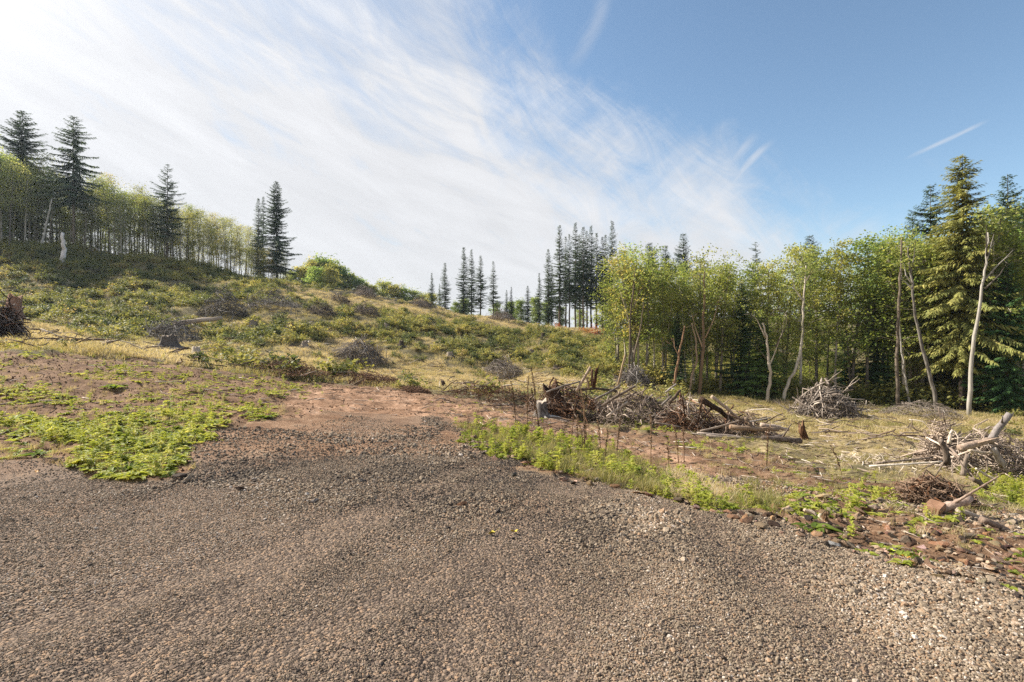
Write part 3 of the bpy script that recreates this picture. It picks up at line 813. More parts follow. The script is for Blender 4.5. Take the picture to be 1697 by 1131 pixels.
    tint = np.where(rust, rg.uniform(.91, .985, n), tint)
    s = (.45 + 1.15 * rg.random(n) ** 1.6) * np.where(rim, 1.5, 1.0) * np.where(tan > .5, .7, 1)
    P = np.stack([X, Y, Z - .08], -1)[keep]; m = len(P)
    rot = np.stack([rg.normal(0, .12, m), rg.normal(0, .12, m), rg.uniform(0, 6.28, m)], -1)
    idx = np.where(rg.random(n) < .62, rg.integers(0, 4, n), rg.integers(4, 7, n))
    scatter('hillside_undergrowth', bs, P, rot, s[keep], tint[keep], idx[keep], 'green, yellow and rust brambles and bracken covering the cleared hillside')
build_cover()

# ------------------------------------------------------------------ trees
def alder_meshes(seed, H=18., start=.35, spread=3.2, nlimb=30, leaf=.27, per=19, lean=.6, forks=1, fluff=1.0):
    rg = np.random.default_rng(seed); tb = MB(); cb = MB()
    stems = []
    for s in range(forks):
        t = np.linspace(0, 1, 10); a = rg.uniform(0, 6.28) ; ln = lean * rg.uniform(.6, 1.4) * (1 if s == 0 else 1.7)
        wob = np.cumsum(rg.normal(0, .12, (10, 2)), 0) * .9
        hh = H * (1 if s == 0 else rg.uniform(.75, .92))
        p = np.stack([ln * math.cos(a) * t ** 1.5 + wob[:, 0] * t, ln * math.sin(a) * t ** 1.5 + wob[:, 1] * t, -.3 + (hh + .3) * t], -1)
        rr = H * .0095 * (1 if s == 0 else .75) * (1 - t * .86); rr[0] *= 1.35
        add_tube(tb, p, rr, 8, .06, seed); stems.append((p, t, hh))
    C = []; 
    for p, t, hh in stems:
        for i in range(nlimb // forks):
            q = start + (1 - start) * (i + rg.random()) / (nlimb / forks)
            o = np.array([np.interp(q, t, p[:, j]) for j in range(3)])
            u = (q - start) / (1 - start)
            L = spread * (.35 + .9 * math.sin(math.pi * min(1, u * .8 + .16)) ** .8) * rg.uniform(.6, 1.1)
            a = rg.uniform(0, 6.28); el = rg.uniform(.25, .8) + u * .35
            tt = np.linspace(0, 1, 5)
            x = L * tt * math.cos(el); z = L * (tt * math.sin(el) + .12 * tt * tt - (.1 + .25 * rg.random()) * tt ** 3)
            lp = o + np.stack([x * math.cos(a), x * math.sin(a), z], -1) + rg.normal(0, .06, (5, 3)) * tt[:, None]
            r0 = H * .0031 * (1.15 - q * .6)
            add_tube(tb, lp, r0 * (1 - tt * .8), 4, cap=False)
            for j in range(5):
                b = lp[rg.integers(1, 5)]; e = b + rg.normal(0, 1, 3) * np.array([.75, .75, .5]) * (.55 + .12 * spread)
                add_tube(tb, [b, (b + e) / 2 + rg.normal(0, .06, 3), e], [r0 * .35, r0 * .25, r0 * .1], 3, cap=False)
                m = int(per * rg.uniform(.5, 1.4)); sc_ = fluff * rg.uniform(.28, .6)
                C.append((e + (b - e) * rg.random((m, 1)) * .8 + rg.normal(0, 1, (m, 3)) * np.array([sc_, sc_, sc_ * .6]), rg.random()))
    for c, tn in C:
        leaves(cb, c, leaf, rg, .62, .15, tone=np.clip(tn * .75 + rg.random(len(c)) * .25, 0, 1))
    return tb.mesh('alder_trunk', M['alder_bark']), cb.mesh('alder_crown', M['alder'], False), H

def fir_meshes(seed, H=28., start=.3, R0=3.4, gap=.46, sparse=0., droop=.35, power=.72, curl=1.0, asym=0.):
    rg = np.random.default_rng(seed); tb = MB(); cb = MB()
    t = np.linspace(0, 1, 12); p = np.stack([rg.normal(0, .03, 12) * 2, rg.normal(0, .03, 12) * 2, -.4 + (H + .4) * t], -1)
    add_tube(tb, p, H * .0105 * (1 - t * .96) + .01, 8, .05, seed)
    z = start * H; bc = []; bd = []; bl = []; bt = []
    a0 = 0
    while z < H * .995:
        u = (z - start * H) / (H * (1 - start)); L0 = R0 * (1 - u) ** power * (1 if u > .12 else .55 + u * 3.7) + .14
        for j in range(rg.integers(4, 7)):
            if rg.random() < sparse: continue
            a = a0 + j * 1.2 + rg.normal(0, .3); irr = .55 + .9 * float(vnoise(np.array([math.cos(a) * 1.3 + z * .35 + seed]), np.array([math.sin(a) * 1.3 + z * .22]), seed)[0])
            L = L0 * rg.uniform(.5, 1.15) * irr * (1 + asym * math.cos(a))
            if L < .1: continue
            el = .42 * u - droop * (1 - u) * .6 + rg.normal(0, .08) + .02
            m = max(3, int(L / .2)); tt = np.linspace(0, 1, m)
            x = L * tt; zz = x * math.sin(el) - droop * .25 * L * tt ** 2 * curl + .14 * L * tt ** 4
            c = np.stack([x * math.cos(a), x * math.sin(a), z + zz + rg.normal(0, .05)], -1)
            if L > .5: add_tube(tb, c[::max(1, m // 4)] if m > 6 else c, np.linspace(.032 * (.4 + L / 4), .008, len(c[::max(1, m // 4)] if m > 6 else c)), 3, cap=False)
            tg = np.array([math.cos(a), math.sin(a), el]); sd_ = np.array([-math.sin(a), math.cos(a), 0.])
            tn = rg.random()
            for rep in range(4):
                sg = (-1, 1, -1, 1)[rep]
                cj = c[1:] + rg.normal(0, .05, (m - 1, 3)); wl = (.30 + .42 * L * .3) * (1 - .62 * tt[1:]) * rg.uniform(.7, 1.2, m - 1) + .1
                dv = tg * rg.uniform(.5, .9) + sd_ * sg * (rg.uniform(.5, 1, (m - 1, 1)) if rep < 2 else rg.uniform(0, .4, (m - 1, 1))) + np.array([0, 0, -.25 * droop - .12]) + rg.normal(0, .12, (m - 1, 3))
                dv /= np.linalg.norm(dv, axis=1)[:, None]
                bc.append(cj); bd.append(dv); bl.append(wl); bt.append(np.clip(tn * .5 + rg.random(m - 1) * .5, 0, 1))
        z += gap * rg.uniform(.5, 1.5) * (1 - .45 * u); a0 += 2.1
    bc, bd, bl, bt = map(np.concatenate, (bc, bd, bl, bt))
    blades(cb, bc, bd, bl * 1.1, .08 + bl * .19, rg, 2, .25, tone=bt)
    return tb.mesh('fir_trunk', M['fir_bark']), cb.mesh('fir_crown', M['fir'], False), H

ALD = [alder_meshes(101, 18, .34, 3.0, 34), alder_meshes(102, 18, .28, 3.4, 38, forks=2, lean=1.2), alder_meshes(103, 18, .42, 2.7, 32), alder_meshes(104, 18, .22, 3.0, 40, lean=1.5), alder_meshes(105, 18, .36, 3.6, 40, forks=3, lean=1.4)]
THIN = [alder_meshes(201, 14, .16, 1.7, 28, .18, 19, .5, fluff=1.15), alder_meshes(202, 14, .35, 1.5, 26, .18, 19, .8, fluff=1.1), alder_meshes(203, 14, .10, 1.9, 30, .18, 19, .4, fluff=1.2), alder_meshes(204, 14, .42, 1.6, 24, .18, 20, .5, fluff=1.1)]
LOW = [alder_meshes(151, 14, .08, 3.2, 46, .25, 24, .5), alder_meshes(152, 12, .05, 3.4, 46, .25, 24, .8, forks=2)]
ROUND = [alder_meshes(301, 10, .12, 3.0, 36, .34, 30, .3), alder_meshes(302, 10, .1, 2.6, 34, .34, 30, .3)]
FIR_FULL = [fir_meshes(401, 26, .10, 5.2), fir_meshes(402, 26, .14, 5.0)]
FIR_TALL = [fir_meshes(411, 30, .22, 3.6, .52, .12), fir_meshes(412, 30, .32, 3.4, .55, .18), fir_meshes(413, 30, .27, 3.9, .55, .15), fir_meshes(414, 30, .12, 3.5, .5, .08)]
FIR_OPEN = [fir_meshes(421, 26, .36, 6.4, .55, .2, .55, .75, asym=.12), fir_meshes(422, 26, .3, 5.4, .7, .3, .35, .75)]
CEDAR = [fir_meshes(431, 28, .2, 5.0, .36, .0, .75, .62, 1.3), fir_meshes(432, 28, .04, 5.0, .40, .05, .65, .62, 1.2)]
SMALLFIR = [fir_meshes(441, 9, .06, 2.0, .40, .0, .45, .8), fir_meshes(442, 9, .04, 2.4, .45, .1, .6, .8)]

def tree(var, px, top, Y, label, name='alder_tree', cat='tree', group=None, wide=1.0, color=(1, 1, 1), rz=None, bark=(1, 1, 1), basez=None):
    b = at(px, Y)
    if basez is not None: b.z = basez
    H = EYE - (top - CY) / F * Y - b.z
    s = H / var[2]
    t = thing(name, b, label, cat, group, rng.uniform(0, 6.28) if rz is None else rz, (s * wide, s * wide, s))
    ob('trunk', var[0], t, color=bark); ob('crown', var[1], t, color=color)
    return t

L_TOP = [(-80, 240), (0, 238), (60, 262), (110, 300), (165, 292), (200, 305), (260, 328), (300, 345), (350, 352), (400, 375), (440, 405), (475, 430)]
L_BASE = [(-80, 88), (0, 90), (120, 95), (250, 100), (350, 107), (475, 118)]
def forest_left():
    lab = 'slender yellow green alder in the grove along the left ridge'
    for i in range(124):
        px = -70 + 548 * ((i + rng.random()) / 124) ** .9
        Y = curve(px, L_BASE) + rng.uniform(-2, 10)
        tp = curve(px, L_TOP) + rng.uniform(-4, 30)
        g_ = px / 475
        b_ = rng.uniform(.8, 1.25); c = (b_ * (.92 + .14 * g_ + rng.normal(0, .07)), .93 * b_, 1.05 * b_)
        tree(THIN[rng.integers(0, 4)], px, tp, Y, lab, group='alders along the left ridge', wide=rng.uniform(1.0, 1.45), color=c, bark=(1.1, 1.1, 1.15))
    for i in range(7):
        px = -60 + 400 * (i + rng.random()) / 7
        Y = curve(px, L_BASE) + rng.uniform(2, 12)
        tree(LOW[i % 2], px, curve(px, L_TOP) + rng.uniform(35, 80), Y, 'low bushy tree between the trunks of the left ridge', group='low trees on the left ridge', wide=1.1, color=(.75, .85, .9))
    for px, tp, Y, v, w, lab in [(36, 183, 99, FIR_FULL[0], 1.4, 'dark pointed fir, leftmost above the ridge alders'), (122, 192, 94, FIR_OPEN[0], 1.0, 'open-branched fir with bare lower trunk beside the white snag'),
                            (277, 272, 101, FIR_OPEN[1], 1.05, 'thin sparse fir rising alone from the middle of the ridge grove'), (428, 328, 119, FIR_TALL[3], .9, 'small narrow fir beside the taller one at the end of the left ridge'),
                            (436, 326, 125, FIR_TALL[0], .8, 'slim fir half hidden behind its neighbours at the end of the left ridge'), (458, 300, 117, FIR_FULL[1], 1.0, 'dense dark fir closing the right end of the left ridge')]:
        tree(v, px, tp, Y, lab, 'fir_tree', wide=w, color=(.9, 1, 1.05))
forest_left()

def forest_mid():
    # rounded trees beyond the saddle
    spots = [(485, 452, 150), (500, 448, 152), (518, 436, 155), (535, 432, 158), (552, 440, 156), (566, 452, 158), (580, 458, 160), (592, 468, 158), (606, 474, 160), (620, 478, 160), (636, 470, 162), (652, 478, 160), (668, 480, 160), (684, 484, 160), (700, 490, 158), (716, 492, 156), (545, 446, 145), (525, 448, 143)]
    for px, tp, Y in spots:
        c = (.95 + rng.normal(0, .12), .95 + rng.normal(0, .05), .9)
        tree(ROUND[rng.integers(0, 2)], px, tp, Y, 'round green tree in the copse beyond the saddle', group='round trees beyond the saddle', wide=rng.uniform(1.0, 1.35), color=c)
    for px, tp, Y in [(770, 500, 150), (755, 503, 150), (845, 505, 150), (862, 500, 140), (885, 498, 145), (905, 505, 140), (822, 505, 150), (1003, 470, 140), (1012, 500, 130), (930, 512, 140), (960, 515, 150)]:
        tree(ROUND[rng.integers(0, 2)], px, tp, Y, 'low leafy tree among the firs on the skyline', group='low trees among the skyline firs', wide=1.0, color=(.85, .95, .95))
    g1 = [(715, 452, 140, 3, 1.0, 'broad short fir, first of the pair on the saddle skyline'), (737, 435, 138, 3, 1.15, 'pointed fir, taller of the pair on the saddle skyline'), (728, 470, 146, 0, .9, 'low fir between the two firs of the saddle pair'),
          (768, 409, 138, 3, 1.05, 'tallest fir of the four standing past the saddle'), (781, 413, 141, 0, .95, 'fir close behind the tallest of the four past the saddle'), (796, 423, 139, 2, 1.05, 'thick fir, third of the four past the saddle'),
          (817, 433, 140, 1, 1.1, 'thin open fir standing apart to the right of the four'), (839, 480, 140, 3, .9, 'small dark fir left of the bright young one'), (847, 475, 136, 3, .9, 'small bright green fir in the dip of the skyline'),
          (874, 473, 136, 3, 1.2, 'young olive fir standing alone in the skyline dip')]
    for px, tp, Y, v, w, lab in g1:
        tree(FIR_TALL[v], px, tp, Y, lab, 'fir_tree', wide=w, color=(1, 1.05, 1))
    g2 = [(893, 452, 132), (908, 412, 130), (914, 440, 140), (927, 373, 132), (937, 392, 138), (943, 388, 130), (953, 369, 134), (960, 388, 140), (966, 376, 131), (972, 382, 138), (979, 374, 133), (988, 386, 136), (998, 392, 132), (1003, 389, 138), (1014, 366, 130)]
    for i, (px, tp, Y) in enumerate(g2):
        tree(FIR_TALL[[3, 3, 0, 0, 1, 1, 0, 2, 1, 2, 0, 1, 2, 1, 0][i]], px, tp, Y, {0: 'shortest slim fir at the left end of the tall skyline group', 14: 'tall fir at the right end of the skyline group above the alder'}.get(i, 'tall slim fir with bare trunk in the skyline group'),
             'fir_tree', group='tall firs on the skyline', wide=rng.uniform(.85, 1.05), color=(.95, 1, 1))
    for px, tp, Y, w, v, lab in [(1076, 402, 95, 1.1, FIR_FULL[1], 'fir top behind the first big alder'), (1102, 406, 92, 1.1, FIR_FULL[0], 'blunt fir top between the alders'), (1131, 386, 88, .9, FIR_FULL[0], 'sharp dark fir top above the dip in the alders'),
                               (1252, 401, 85, .8, FIR_OPEN[1], 'thin ragged fir top over the middle of the alder wall'), (1342, 389, 86, 1.0, FIR_FULL[1], 'small pointed fir top above the right alders')]:
        tree(v, px, tp, Y, lab, 'fir_tree', wide=w, color=(.9, 1, 1.1))
    for px, py, s in [(972, 545, 2.3), (985, 545, 2.6), (926, 540, 1.3)]:
        b = at(px, 101 if px > 950 else 102); t = thing('vine_maple', b, {972: 'red autumn shrub below the tall skyline firs', 985: 'salmon red autumn shrub beside the alder edge', 926: 'small orange shrub at the foot of the firs'}[px], 'shrub')
        me = bush_mesh(px, 420, .28, s, s * 1.0, M['autumn'], name='autumn_foliage'); ob('crown', me, t)
forest_mid()

R_TOP = [(1000, 432), (1050, 416), (1095, 428), (1118, 450), (1180, 432), (1215, 436), (1250, 440), (1300, 424), (1350, 418), (1420, 408), (1480, 404), (1520, 390), (1560, 385), (1640, 360), (1697, 340), (1900, 330)]
R_BASE = [(1000, 64), (1060, 64), (1160, 63), (1300, 61), (1480, 58), (1590, 56), (1697, 54), (1900, 56)]
def forest_right():
    front = [(1022, 438, 1), (1048, 416, 4), (1070, 424, 0), (1098, 440, 3), (1128, 462, 2), (1160, 434, 1), (1186, 430, 4), (1212, 446, 3), (1240, 450, 2), (1268, 446, 0), (1300, 426, 1), (1326, 418, 0), (1352, 420, 3), (1384, 416, 2), (1410, 410, 1), (1436, 408, 0), (1462, 410, 2), (1520, 395, 1), (1532, 450, 0), (1650, 372, 3), (1690, 352, 4), (1740, 350, 1), (1800, 350, 0)]
    front_labels = {1022: 'leftmost narrow alder of the right forest, leaning over the bank', 1070: 'alder between the first broad one and the pair of slanting trunks', 1098: 'alder above the thin brown leaning trunk', 1128: 'lower alder in the dip under the sharp fir top', 1186: 'alder directly right of the mossy trunk', 1212: 'alder left of the small light green cedar', 1240: 'alder behind the young bright cedar', 1268: 'alder behind the trunk with arching bare limbs', 1300: 'alder over the pale curving trunk',
        1352: 'alder directly behind the meadow brush heap, left of its middle', 1384: 'alder directly behind the right side of the meadow brush heap', 1410: 'alder over the tiny low brush heap', 1436: 'alder halfway between the meadow heap and the straight dead trunk', 1462: 'alder just left of the straight pale dead trunk', 1520: 'alder between the two leaning pale trunks', 1532: 'alder at the left flank of the huge conifer', 1650: 'alder behind the wide bare fork of the right snag',
        1048: 'broad yellow-green alder, first tree of the right forest edge', 1160: 'mossy trunked alder standing forward near the log pile', 1326: 'tall alder above the curved pale trunks', 1690: 'big leafy alder at the right border behind the leaning snag'}
    for px, tp, v in front:
        Y = curve(px, R_BASE) + rng.uniform(-.5, 4)
        yel = max(0, 1 - (px - 1000) / 500)
        b_ = rng.uniform(.8, 1.15); c = (b_ * (.96 + .10 * yel + rng.normal(0, .08)), b_, .9 * b_)
        tree(ALD[v], px, tp, Y, front_labels.get(px, 'leafy alder past the right border of the forest edge'), group=None if px in front_labels else 'alders of the right forest edge', wide=rng.uniform(.95, 1.25), color=c, rz=rng.uniform(0, 6.28))
    for i in range(44):
        px = 1010 + 900 * (i + rng.random()) / 44
        back = i % 2 == 0
        Y = rng.uniform(104, 140) if back else curve(px, R_BASE) + 5 + 16 * rng.random()
        tp = curve(px, R_TOP) + (rng.uniform(4, 60) if back else rng.uniform(-3, 30))
        b_ = rng.uniform(.65, 1.35); c = (b_ * (.98 + rng.normal(0, .12)), b_, .85 * b_)
        tree(ALD[rng.integers(0, 5)], px, tp, Y, 'alder deeper in the right forest behind the front row', group='alders deeper in the right forest', wide=rng.uniform(.9, 1.2), color=c)
    for i in range(38):
        px = 1012 + 560 * (i + rng.random()) / 38 if i < 14 or i > 28 else rng.uniform(1500, 1690)
        Y = curve(px, R_BASE) + rng.uniform(-1.5, 4)
        b_ = rng.uniform(.9, 1.3)
        tree(THIN[1 + 2 * (i % 2)] if i % 3 else THIN[1], px, curve(px, R_TOP) + rng.uniform(8, 60), Y, 'thin pale stemmed alder at the edge of the right forest', group='thin stems at the forest edge', wide=rng.uniform(1.0, 1.5), color=(b_ * 1.05, b_ * 1.02, b_ * .85), bark=(1.6, 1.55, 1.45))
    for i in range(34):
        px = 1010 + 430 * (i + rng.random()) / 10 if i < 10 else 1450 + 400 * (i - 10 + rng.random()) / 24
        Y = curve(px, R_BASE) + rng.uniform(0, 12)
        tp = curve(px, R_TOP) + (rng.uniform(110, 190) if px < 1450 else rng.uniform(40, 220))
        g_ = px > 1450
        c = (.85 + rng.normal(0, .14), 1.0 + rng.normal(0, .1), .95) if g_ else (1.05 + rng.normal(0, .14), 1.1, .95)
        tree(LOW[i % 2], px, tp, Y, 'low leafy maple filling the shade under the alders', group='low maples under the alders', wide=rng.uniform(.9, 1.3), color=c)
    for px, tp, Y, v, w, lab, c in [(1594, 258, 53.2, CEDAR[0], 1.05, 'huge golden-olive conifer dominating the right forest', (3.1, 2.3, 1.5)), (1541, 306, 66, FIR_OPEN[0], .8, 'dark fir leaning out left of the huge conifer', (1, 1.1, 1.1)),
                                    (1512, 350, 68, FIR_FULL[0], .9, 'lower dark fir at the left foot of the giant', (1, 1.1, 1.1)), (1668, 288, 66, FIR_FULL[0], .95, 'dark fir top right of the huge conifer', (.9, 1.05, 1.15)),
                                    (1702, 325, 62, FIR_FULL[1], 1.0, 'fir cut by the right border of the forest', (.9, 1.1, 1.1)), (1640, 420, 60, CEDAR[1], 1.1, 'green drooping cedar behind the leaning forked snag', (1.6, 1.7, 1.2)),
                                    (1560, 470, 59, CEDAR[1], 1.2, 'olive cedar filling the gap left of the giant trunk', (2.8, 2.2, 1.3)), (1262, 520, 60, CEDAR[1], 1.3, 'young bright cedar with drooping boughs among the crooked trunks', (2.0, 2.1, 1.1)),
                                    (1228, 468, 61, FIR_FULL[0], 1.1, 'dark conifer rising behind the small light green cedar', (1, 1.15, 1)), (1122, 520, 61, FIR_FULL[1], 1.1, 'dark conifer left of the mossy trunk', (1, 1.15, 1)), (1448, 455, 60, FIR_FULL[0], 1.0, 'dark conifer left of the straight dead trunk', (1, 1.2, 1)), (1668, 430, 51, CEDAR[1], 1.2, 'dark green cedar right of the leaning forked snag', (1.1, 1.5, 1.1)), (1236, 560, 60, SMALLFIR[1], 1.2, 'small light green cedar at the forest edge', (2.0, 2.1, 1.1)), (1400, 560, 64, SMALLFIR[1], 1.3, 'dark young hemlock under the alders', (.8, 1.2, 1.0))]:
        tree(v, px, tp, Y, lab, 'conifer_tree', wide=w, color=c, bark=(1.5, 1.35, 1.2) if px == 1595 else (1, 1, 1))
forest_right()

# understorey at the foot of the forests
def build_under():
    rg = np.random.default_rng(91)
    bs = [source('forest_bush_%d' % i, bush_mesh(170 + i, 420, .22, 1.2, 1.7, M['bush'])) for i in range(4)]
    n = 2600
    px = rg.uniform(1000, 1950, n); Y = curve(px, R_BASE) - 1.5 + 26 * rg.random(n) ** 1.6; X = (px - CX) / F * Y
    dens = np.where(px > 1450, .9, .42) * np.where(np.abs(px - 1120) < 60, .6, 1)
    k1 = rg.random(n) < dens
    n2 = 900; px2 = rg.uniform(-120, 480, n2); Y2 = curve(px2, L_BASE) + rg.uniform(-6, 12, n2); X2 = (px2 - CX) / F * Y2
    X = np.concatenate([X[k1], X2]); Y = np.concatenate([Y[k1], Y2]); pxx = np.concatenate([px[k1], px2])
    Z = ground(X, Y); m = len(X)
    s = rg.uniform(.55, 1.7, m) * np.where(pxx > 1450, 1.35, 1.0); s = np.where(pxx < 500, s * .75, s)
    tint = np.clip(rg.normal(.60, .18, m) + np.where((pxx > 1000) & (pxx < 1300), .14, 0), 0, .85)
    tint = np.where((pxx < 330) & (pxx > 120) & (rg.random(m) < .3), .97, tint)
    rot = np.stack([rg.normal(0, .1, m), rg.normal(0, .1, m), rg.uniform(0, 6.28, m)], -1)
    scatter('forest_undergrowth', bs, np.stack([X, Y, Z - .1], -1), rot, s, tint, rg.integers(0, 4, m), 'dark green shrubs filling the forest floor under the trees')
build_under()

# ------------------------------------------------------------------ bare trunks that stand out
def P3(px, py, Y): return np.array([(px - CX) / F * Y, Y, EYE - (py - CY) / F * Y])
def snag(name, label, Y, trunk, w0, w1, limbs=(), mat='pale_bark', cat='dead tree', crown=None, color=(1, 1, 1), ccol=(1, 1, 1), seed=0):
    """trunk: photo pixels from the foot up; w0, w1 widths in metres; limbs: lists of pixels"""
    g0 = at(trunk[0][0], Y); t = thing(name, g0, label, cat); o = np.array(g0)
    w0 *= .74; w1 *= .8; color = tuple(.92 * c for c in color)
    rg = np.random.default_rng(seed + int(Y * 10))
    pts = [P3(x, y, Y) for x, y in trunk]; pts[0] = o - [0, 0, .3]
    def dens(pp):
        pp = np.array(pp); s = np.linspace(0, len(pp) - 1, len(pp) * 3); return np.stack([np.interp(s, range(len(pp)), pp[:, j]) for j in range(3)], -1)
    pp = dens(pts); pp[1:-1] += rg.normal(0, w0 * .12, (len(pp) - 2, 3)); q = np.linspace(0, 1, len(pp))
    mb = MB(); add_tube(mb, pp - o, (w0 * (1 - q) + w1 * q) * .5, 9, .08, seed); 
    ob('trunk', mb.mesh('trunk', M[mat]), t, color=color)
    for l in limbs:
        lp = dens([P3(x, y, Y + rg.normal(0, .2) * i) for i, (x, y) in enumerate(l)]); q = np.linspace(0, 1, len(lp)); w = w0 * .42
        mb = MB(); add_tube(mb, lp - o, (w * (1 - q) + w * .2 * q) * .5, 6, .08, seed)
        for j in range(3):
            b = lp[rg.integers(len(lp) // 2, len(lp))] - o; e = b + rg.normal(0, .7, 3) + [0, 0, .4]; add_tube(mb, [b, (b + e) / 2, e], [w * .12, w * .09, w * .03], 4)
        ob('limb', mb.mesh('limb', M[mat]), t, color=color)
    if crown:
        cb = MB()
        for (x, y, rad, n) in crown:
            c = P3(x, y, Y) - o; nc = max(3, n // 25); cc = c + rg.normal(0, rad * .5, (nc, 3)); k = rg.integers(0, nc, n)
            leaves(cb, cc[k] + rg.normal(0, rad * .22, (n, 3)), .24, rg, .6, .5)
        ob('crown', cb.mesh('crown', M['alder'], False), t, color=ccol)
    return t
def build_snags():
    snag('dead_tree', 'straight pale dead trunk without branches, left of the leaning ones', 54, [(1487, 672), (1485, 600), (1488, 520), (1491, 450), (1493, 393)], .52, .2, color=(1, .9, .8), crown=[(1492, 420, 1.2, 80)])
    snag('dead_tree', 'thin crooked dead trunk at the foot of the straight pale one', 54.5, [(1507, 668), (1500, 630), (1493, 580), (1489, 530)], .32, .12)
    snag('dead_tree', 'pale trunk leaning left with a forked leafy top', 49.5, [(1556, 672), (1540, 622), (1524, 560), (1512, 500), (1507, 440), (1504, 410)], .48, .14, [[(1510, 470), (1500, 455), (1497, 435)], [(1508, 455), (1514, 425), (1516, 400)], [(1512, 480), (1500, 468), (1492, 462)]], crown=[(1508, 400, 1.6, 260), (1500, 440, 1.2, 120)])
    snag('dead_tree', 'tall pale trunk leaning right with a wide bare fork', 46.5, [(1605, 676), (1607, 610), (1617, 540), (1628, 470), (1633, 430), (1636, 385)], .50, .13, [[(1630, 465), (1650, 442), (1668, 425), (1678, 414)], [(1632, 478), (1656, 455), (1666, 438)], [(1632, 440), (1640, 412), (1646, 388)], [(1634, 425), (1634, 400), (1634, 370)]], crown=[(1640, 360, 1.8, 200)], color=(.72, .7, .66))
    snag('crooked_tree', 'pale trunk curving out of the shade with an arching top', 57, [(1296, 664), (1305, 635), (1322, 600), (1329, 560), (1330, 520), (1332, 480), (1335, 440)], .50, .15, [[(1331, 500), (1316, 478), (1312, 462)], [(1333, 470), (1345, 450), (1342, 440)]], mat='alder_bark', color=(1.3, 1.25, 1.2), cat='tree', crown=[(1334, 440, 2.2, 420), (1318, 455, 1.5, 160)])
    snag('crooked_tree', 'grey trunk with arching bare limbs beside the young bright cedar', 57, [(1270, 655), (1276, 630), (1273, 600), (1270, 560), (1263, 535)], .5, .2, [[(1273, 610), (1285, 580), (1296, 550), (1300, 520)], [(1284, 575), (1303, 540), (1302, 518), (1284, 511), (1270, 530)], [(1268, 560), (1254, 530), (1244, 520)], [(1274, 600), (1262, 585), (1252, 573)]], mat='alder_bark', color=(1.15, 1.05, .95), cat='tree', crown=[(1278, 530, 1.2, 160), (1250, 520, 1.0, 90)])
    snag('crooked_tree', 'mossy brown alder trunk in front of the shaded forest gap', 60, [(1157, 652), (1162, 610), (1166, 560), (1165, 500), (1167, 450)], .62, .2, [[(1168, 560), (1182, 530), (1190, 500), (1200, 480)], [(1163, 575), (1152, 545), (1146, 520)]], mat='alder_bark', color=(1.0, .75, .55), cat='tree', crown=[(1165, 460, 2.2, 400), (1195, 480, 1.5, 150)])
    snag('crooked_tree', 'slanting trunk of the first alder at the forest edge', 60, [(1041, 628), (1043, 590), (1044, 540), (1048, 480), (1053, 445)], .42, .16, [[(1044, 540), (1034, 505), (1026, 480)], [(1045, 520), (1056, 490), (1068, 470)]], mat='alder_bark', color=(.95, .85, .7), cat='tree', crown=[(1053, 450, 2.4, 420)])
    snag('crooked_tree', 'pair-like thin trunk slanting right out of the forest edge brush', 60, [(1045, 626), (1052, 580), (1062, 540), (1066, 500)], .35, .15, mat='alder_bark', color=(.95, .85, .75), cat='tree')
    snag('crooked_tree', 'thin brown leaning trunk left of the mossy alder', 59, [(1112, 650), (1121, 610), (1128, 570), (1134, 540)], .45, .18, [[(1125, 590), (1117, 575), (1116, 560)]], mat='alder_bark', color=(.9, .6, .42), cat='tree')
    snag('crooked_tree', 'dark trunk leaning toward the mossy alder with a short fork', 60, [(1141, 645), (1146, 620), (1155, 595), (1152, 565), (1146, 535)], .4, .15, mat='alder_bark', color=(.85, .65, .5), cat='tree')
    snag('dead_tree', 'short white broken snag on the left hillside', 85, [(103, 442), (104, 420), (105, 402), (104, 386)], 1.1, .55, mat='pale_bark', color=(1.9, 1.85, 1.9))
    snag('crooked_tree', 'white leaning trunk on the left hillside edge', 91, [(66, 412), (74, 385), (81, 350), (86, 330)], .5, .25, [[(76, 375), (72, 350), (68, 330)]], mat='pale_bark', cat='tree')
    # near leaning pole in the log pile
build_snags()

# ------------------------------------------------------------------ sticks, logs, stumps, brush piles
def stick_mesh(seed, L=1., r=.03, bend=.06, fork=0, sides=6, mat='stick', name='branch', taper=.6):
    rg = np.random.default_rng(seed); mb = MB(); n = 6; t = np.linspace(0, 1, n)
    b = np.cumsum(rg.normal(0, bend / 2.2, (n, 2)), 0); b -= b[0]
    p = np.stack([b[:, 0], b[:, 1], (t - .5) * L], -1)
    add_tube(mb, p, r * (1 - taper * t), sides, .12, seed)
    for i in range(fork):
        q = rg.integers(1, 5); e = p[q] + np.array([*rg.normal(0, .13, 2), rg.uniform(.08, .3)])
        add_tube(mb, [p[q], (p[q] + e) / 2 + rg.normal(0, .015, 3), e], [r * .5, r * .4, r * .15], 4, cap=False)
    return mb.mesh(name, M[mat])
STICKS = [stick_mesh(i, 1, .0115, .12, 2 + i % 4) for i in range(14)]
BOUGHS = [stick_mesh(40 + i, 1, .019, .085, 1 + i % 4, 7) for i in range(10)]
LOGS = [stick_mesh(60 + i, 1, .062, .022, 1 if i % 3 == 0 else 0, 9, taper=.3, name='log') for i in range(6)]
BRN = [stick_mesh(80 + i, 1, .026, .13, i % 4, 6, 'brown_wood', 'root') for i in range(8)]
def place(me, name, parent, c, d, L, color=(1, 1, 1), rolls=True):
    o = bpy.data.objects.new(name, me); COL.objects.link(o); o.parent = parent
    q = Vector(d).to_track_quat('Z', 'Y'); 
    o.rotation_mode = 'QUATERNION'
    from mathutils import Quaternion
    o.rotation_quaternion = q @ Quaternion((0, 0, 1), rng.uniform(0, 6.28))
    o.location = c; o.scale = (L, L, L); o.color = (*color, 1)
    return o
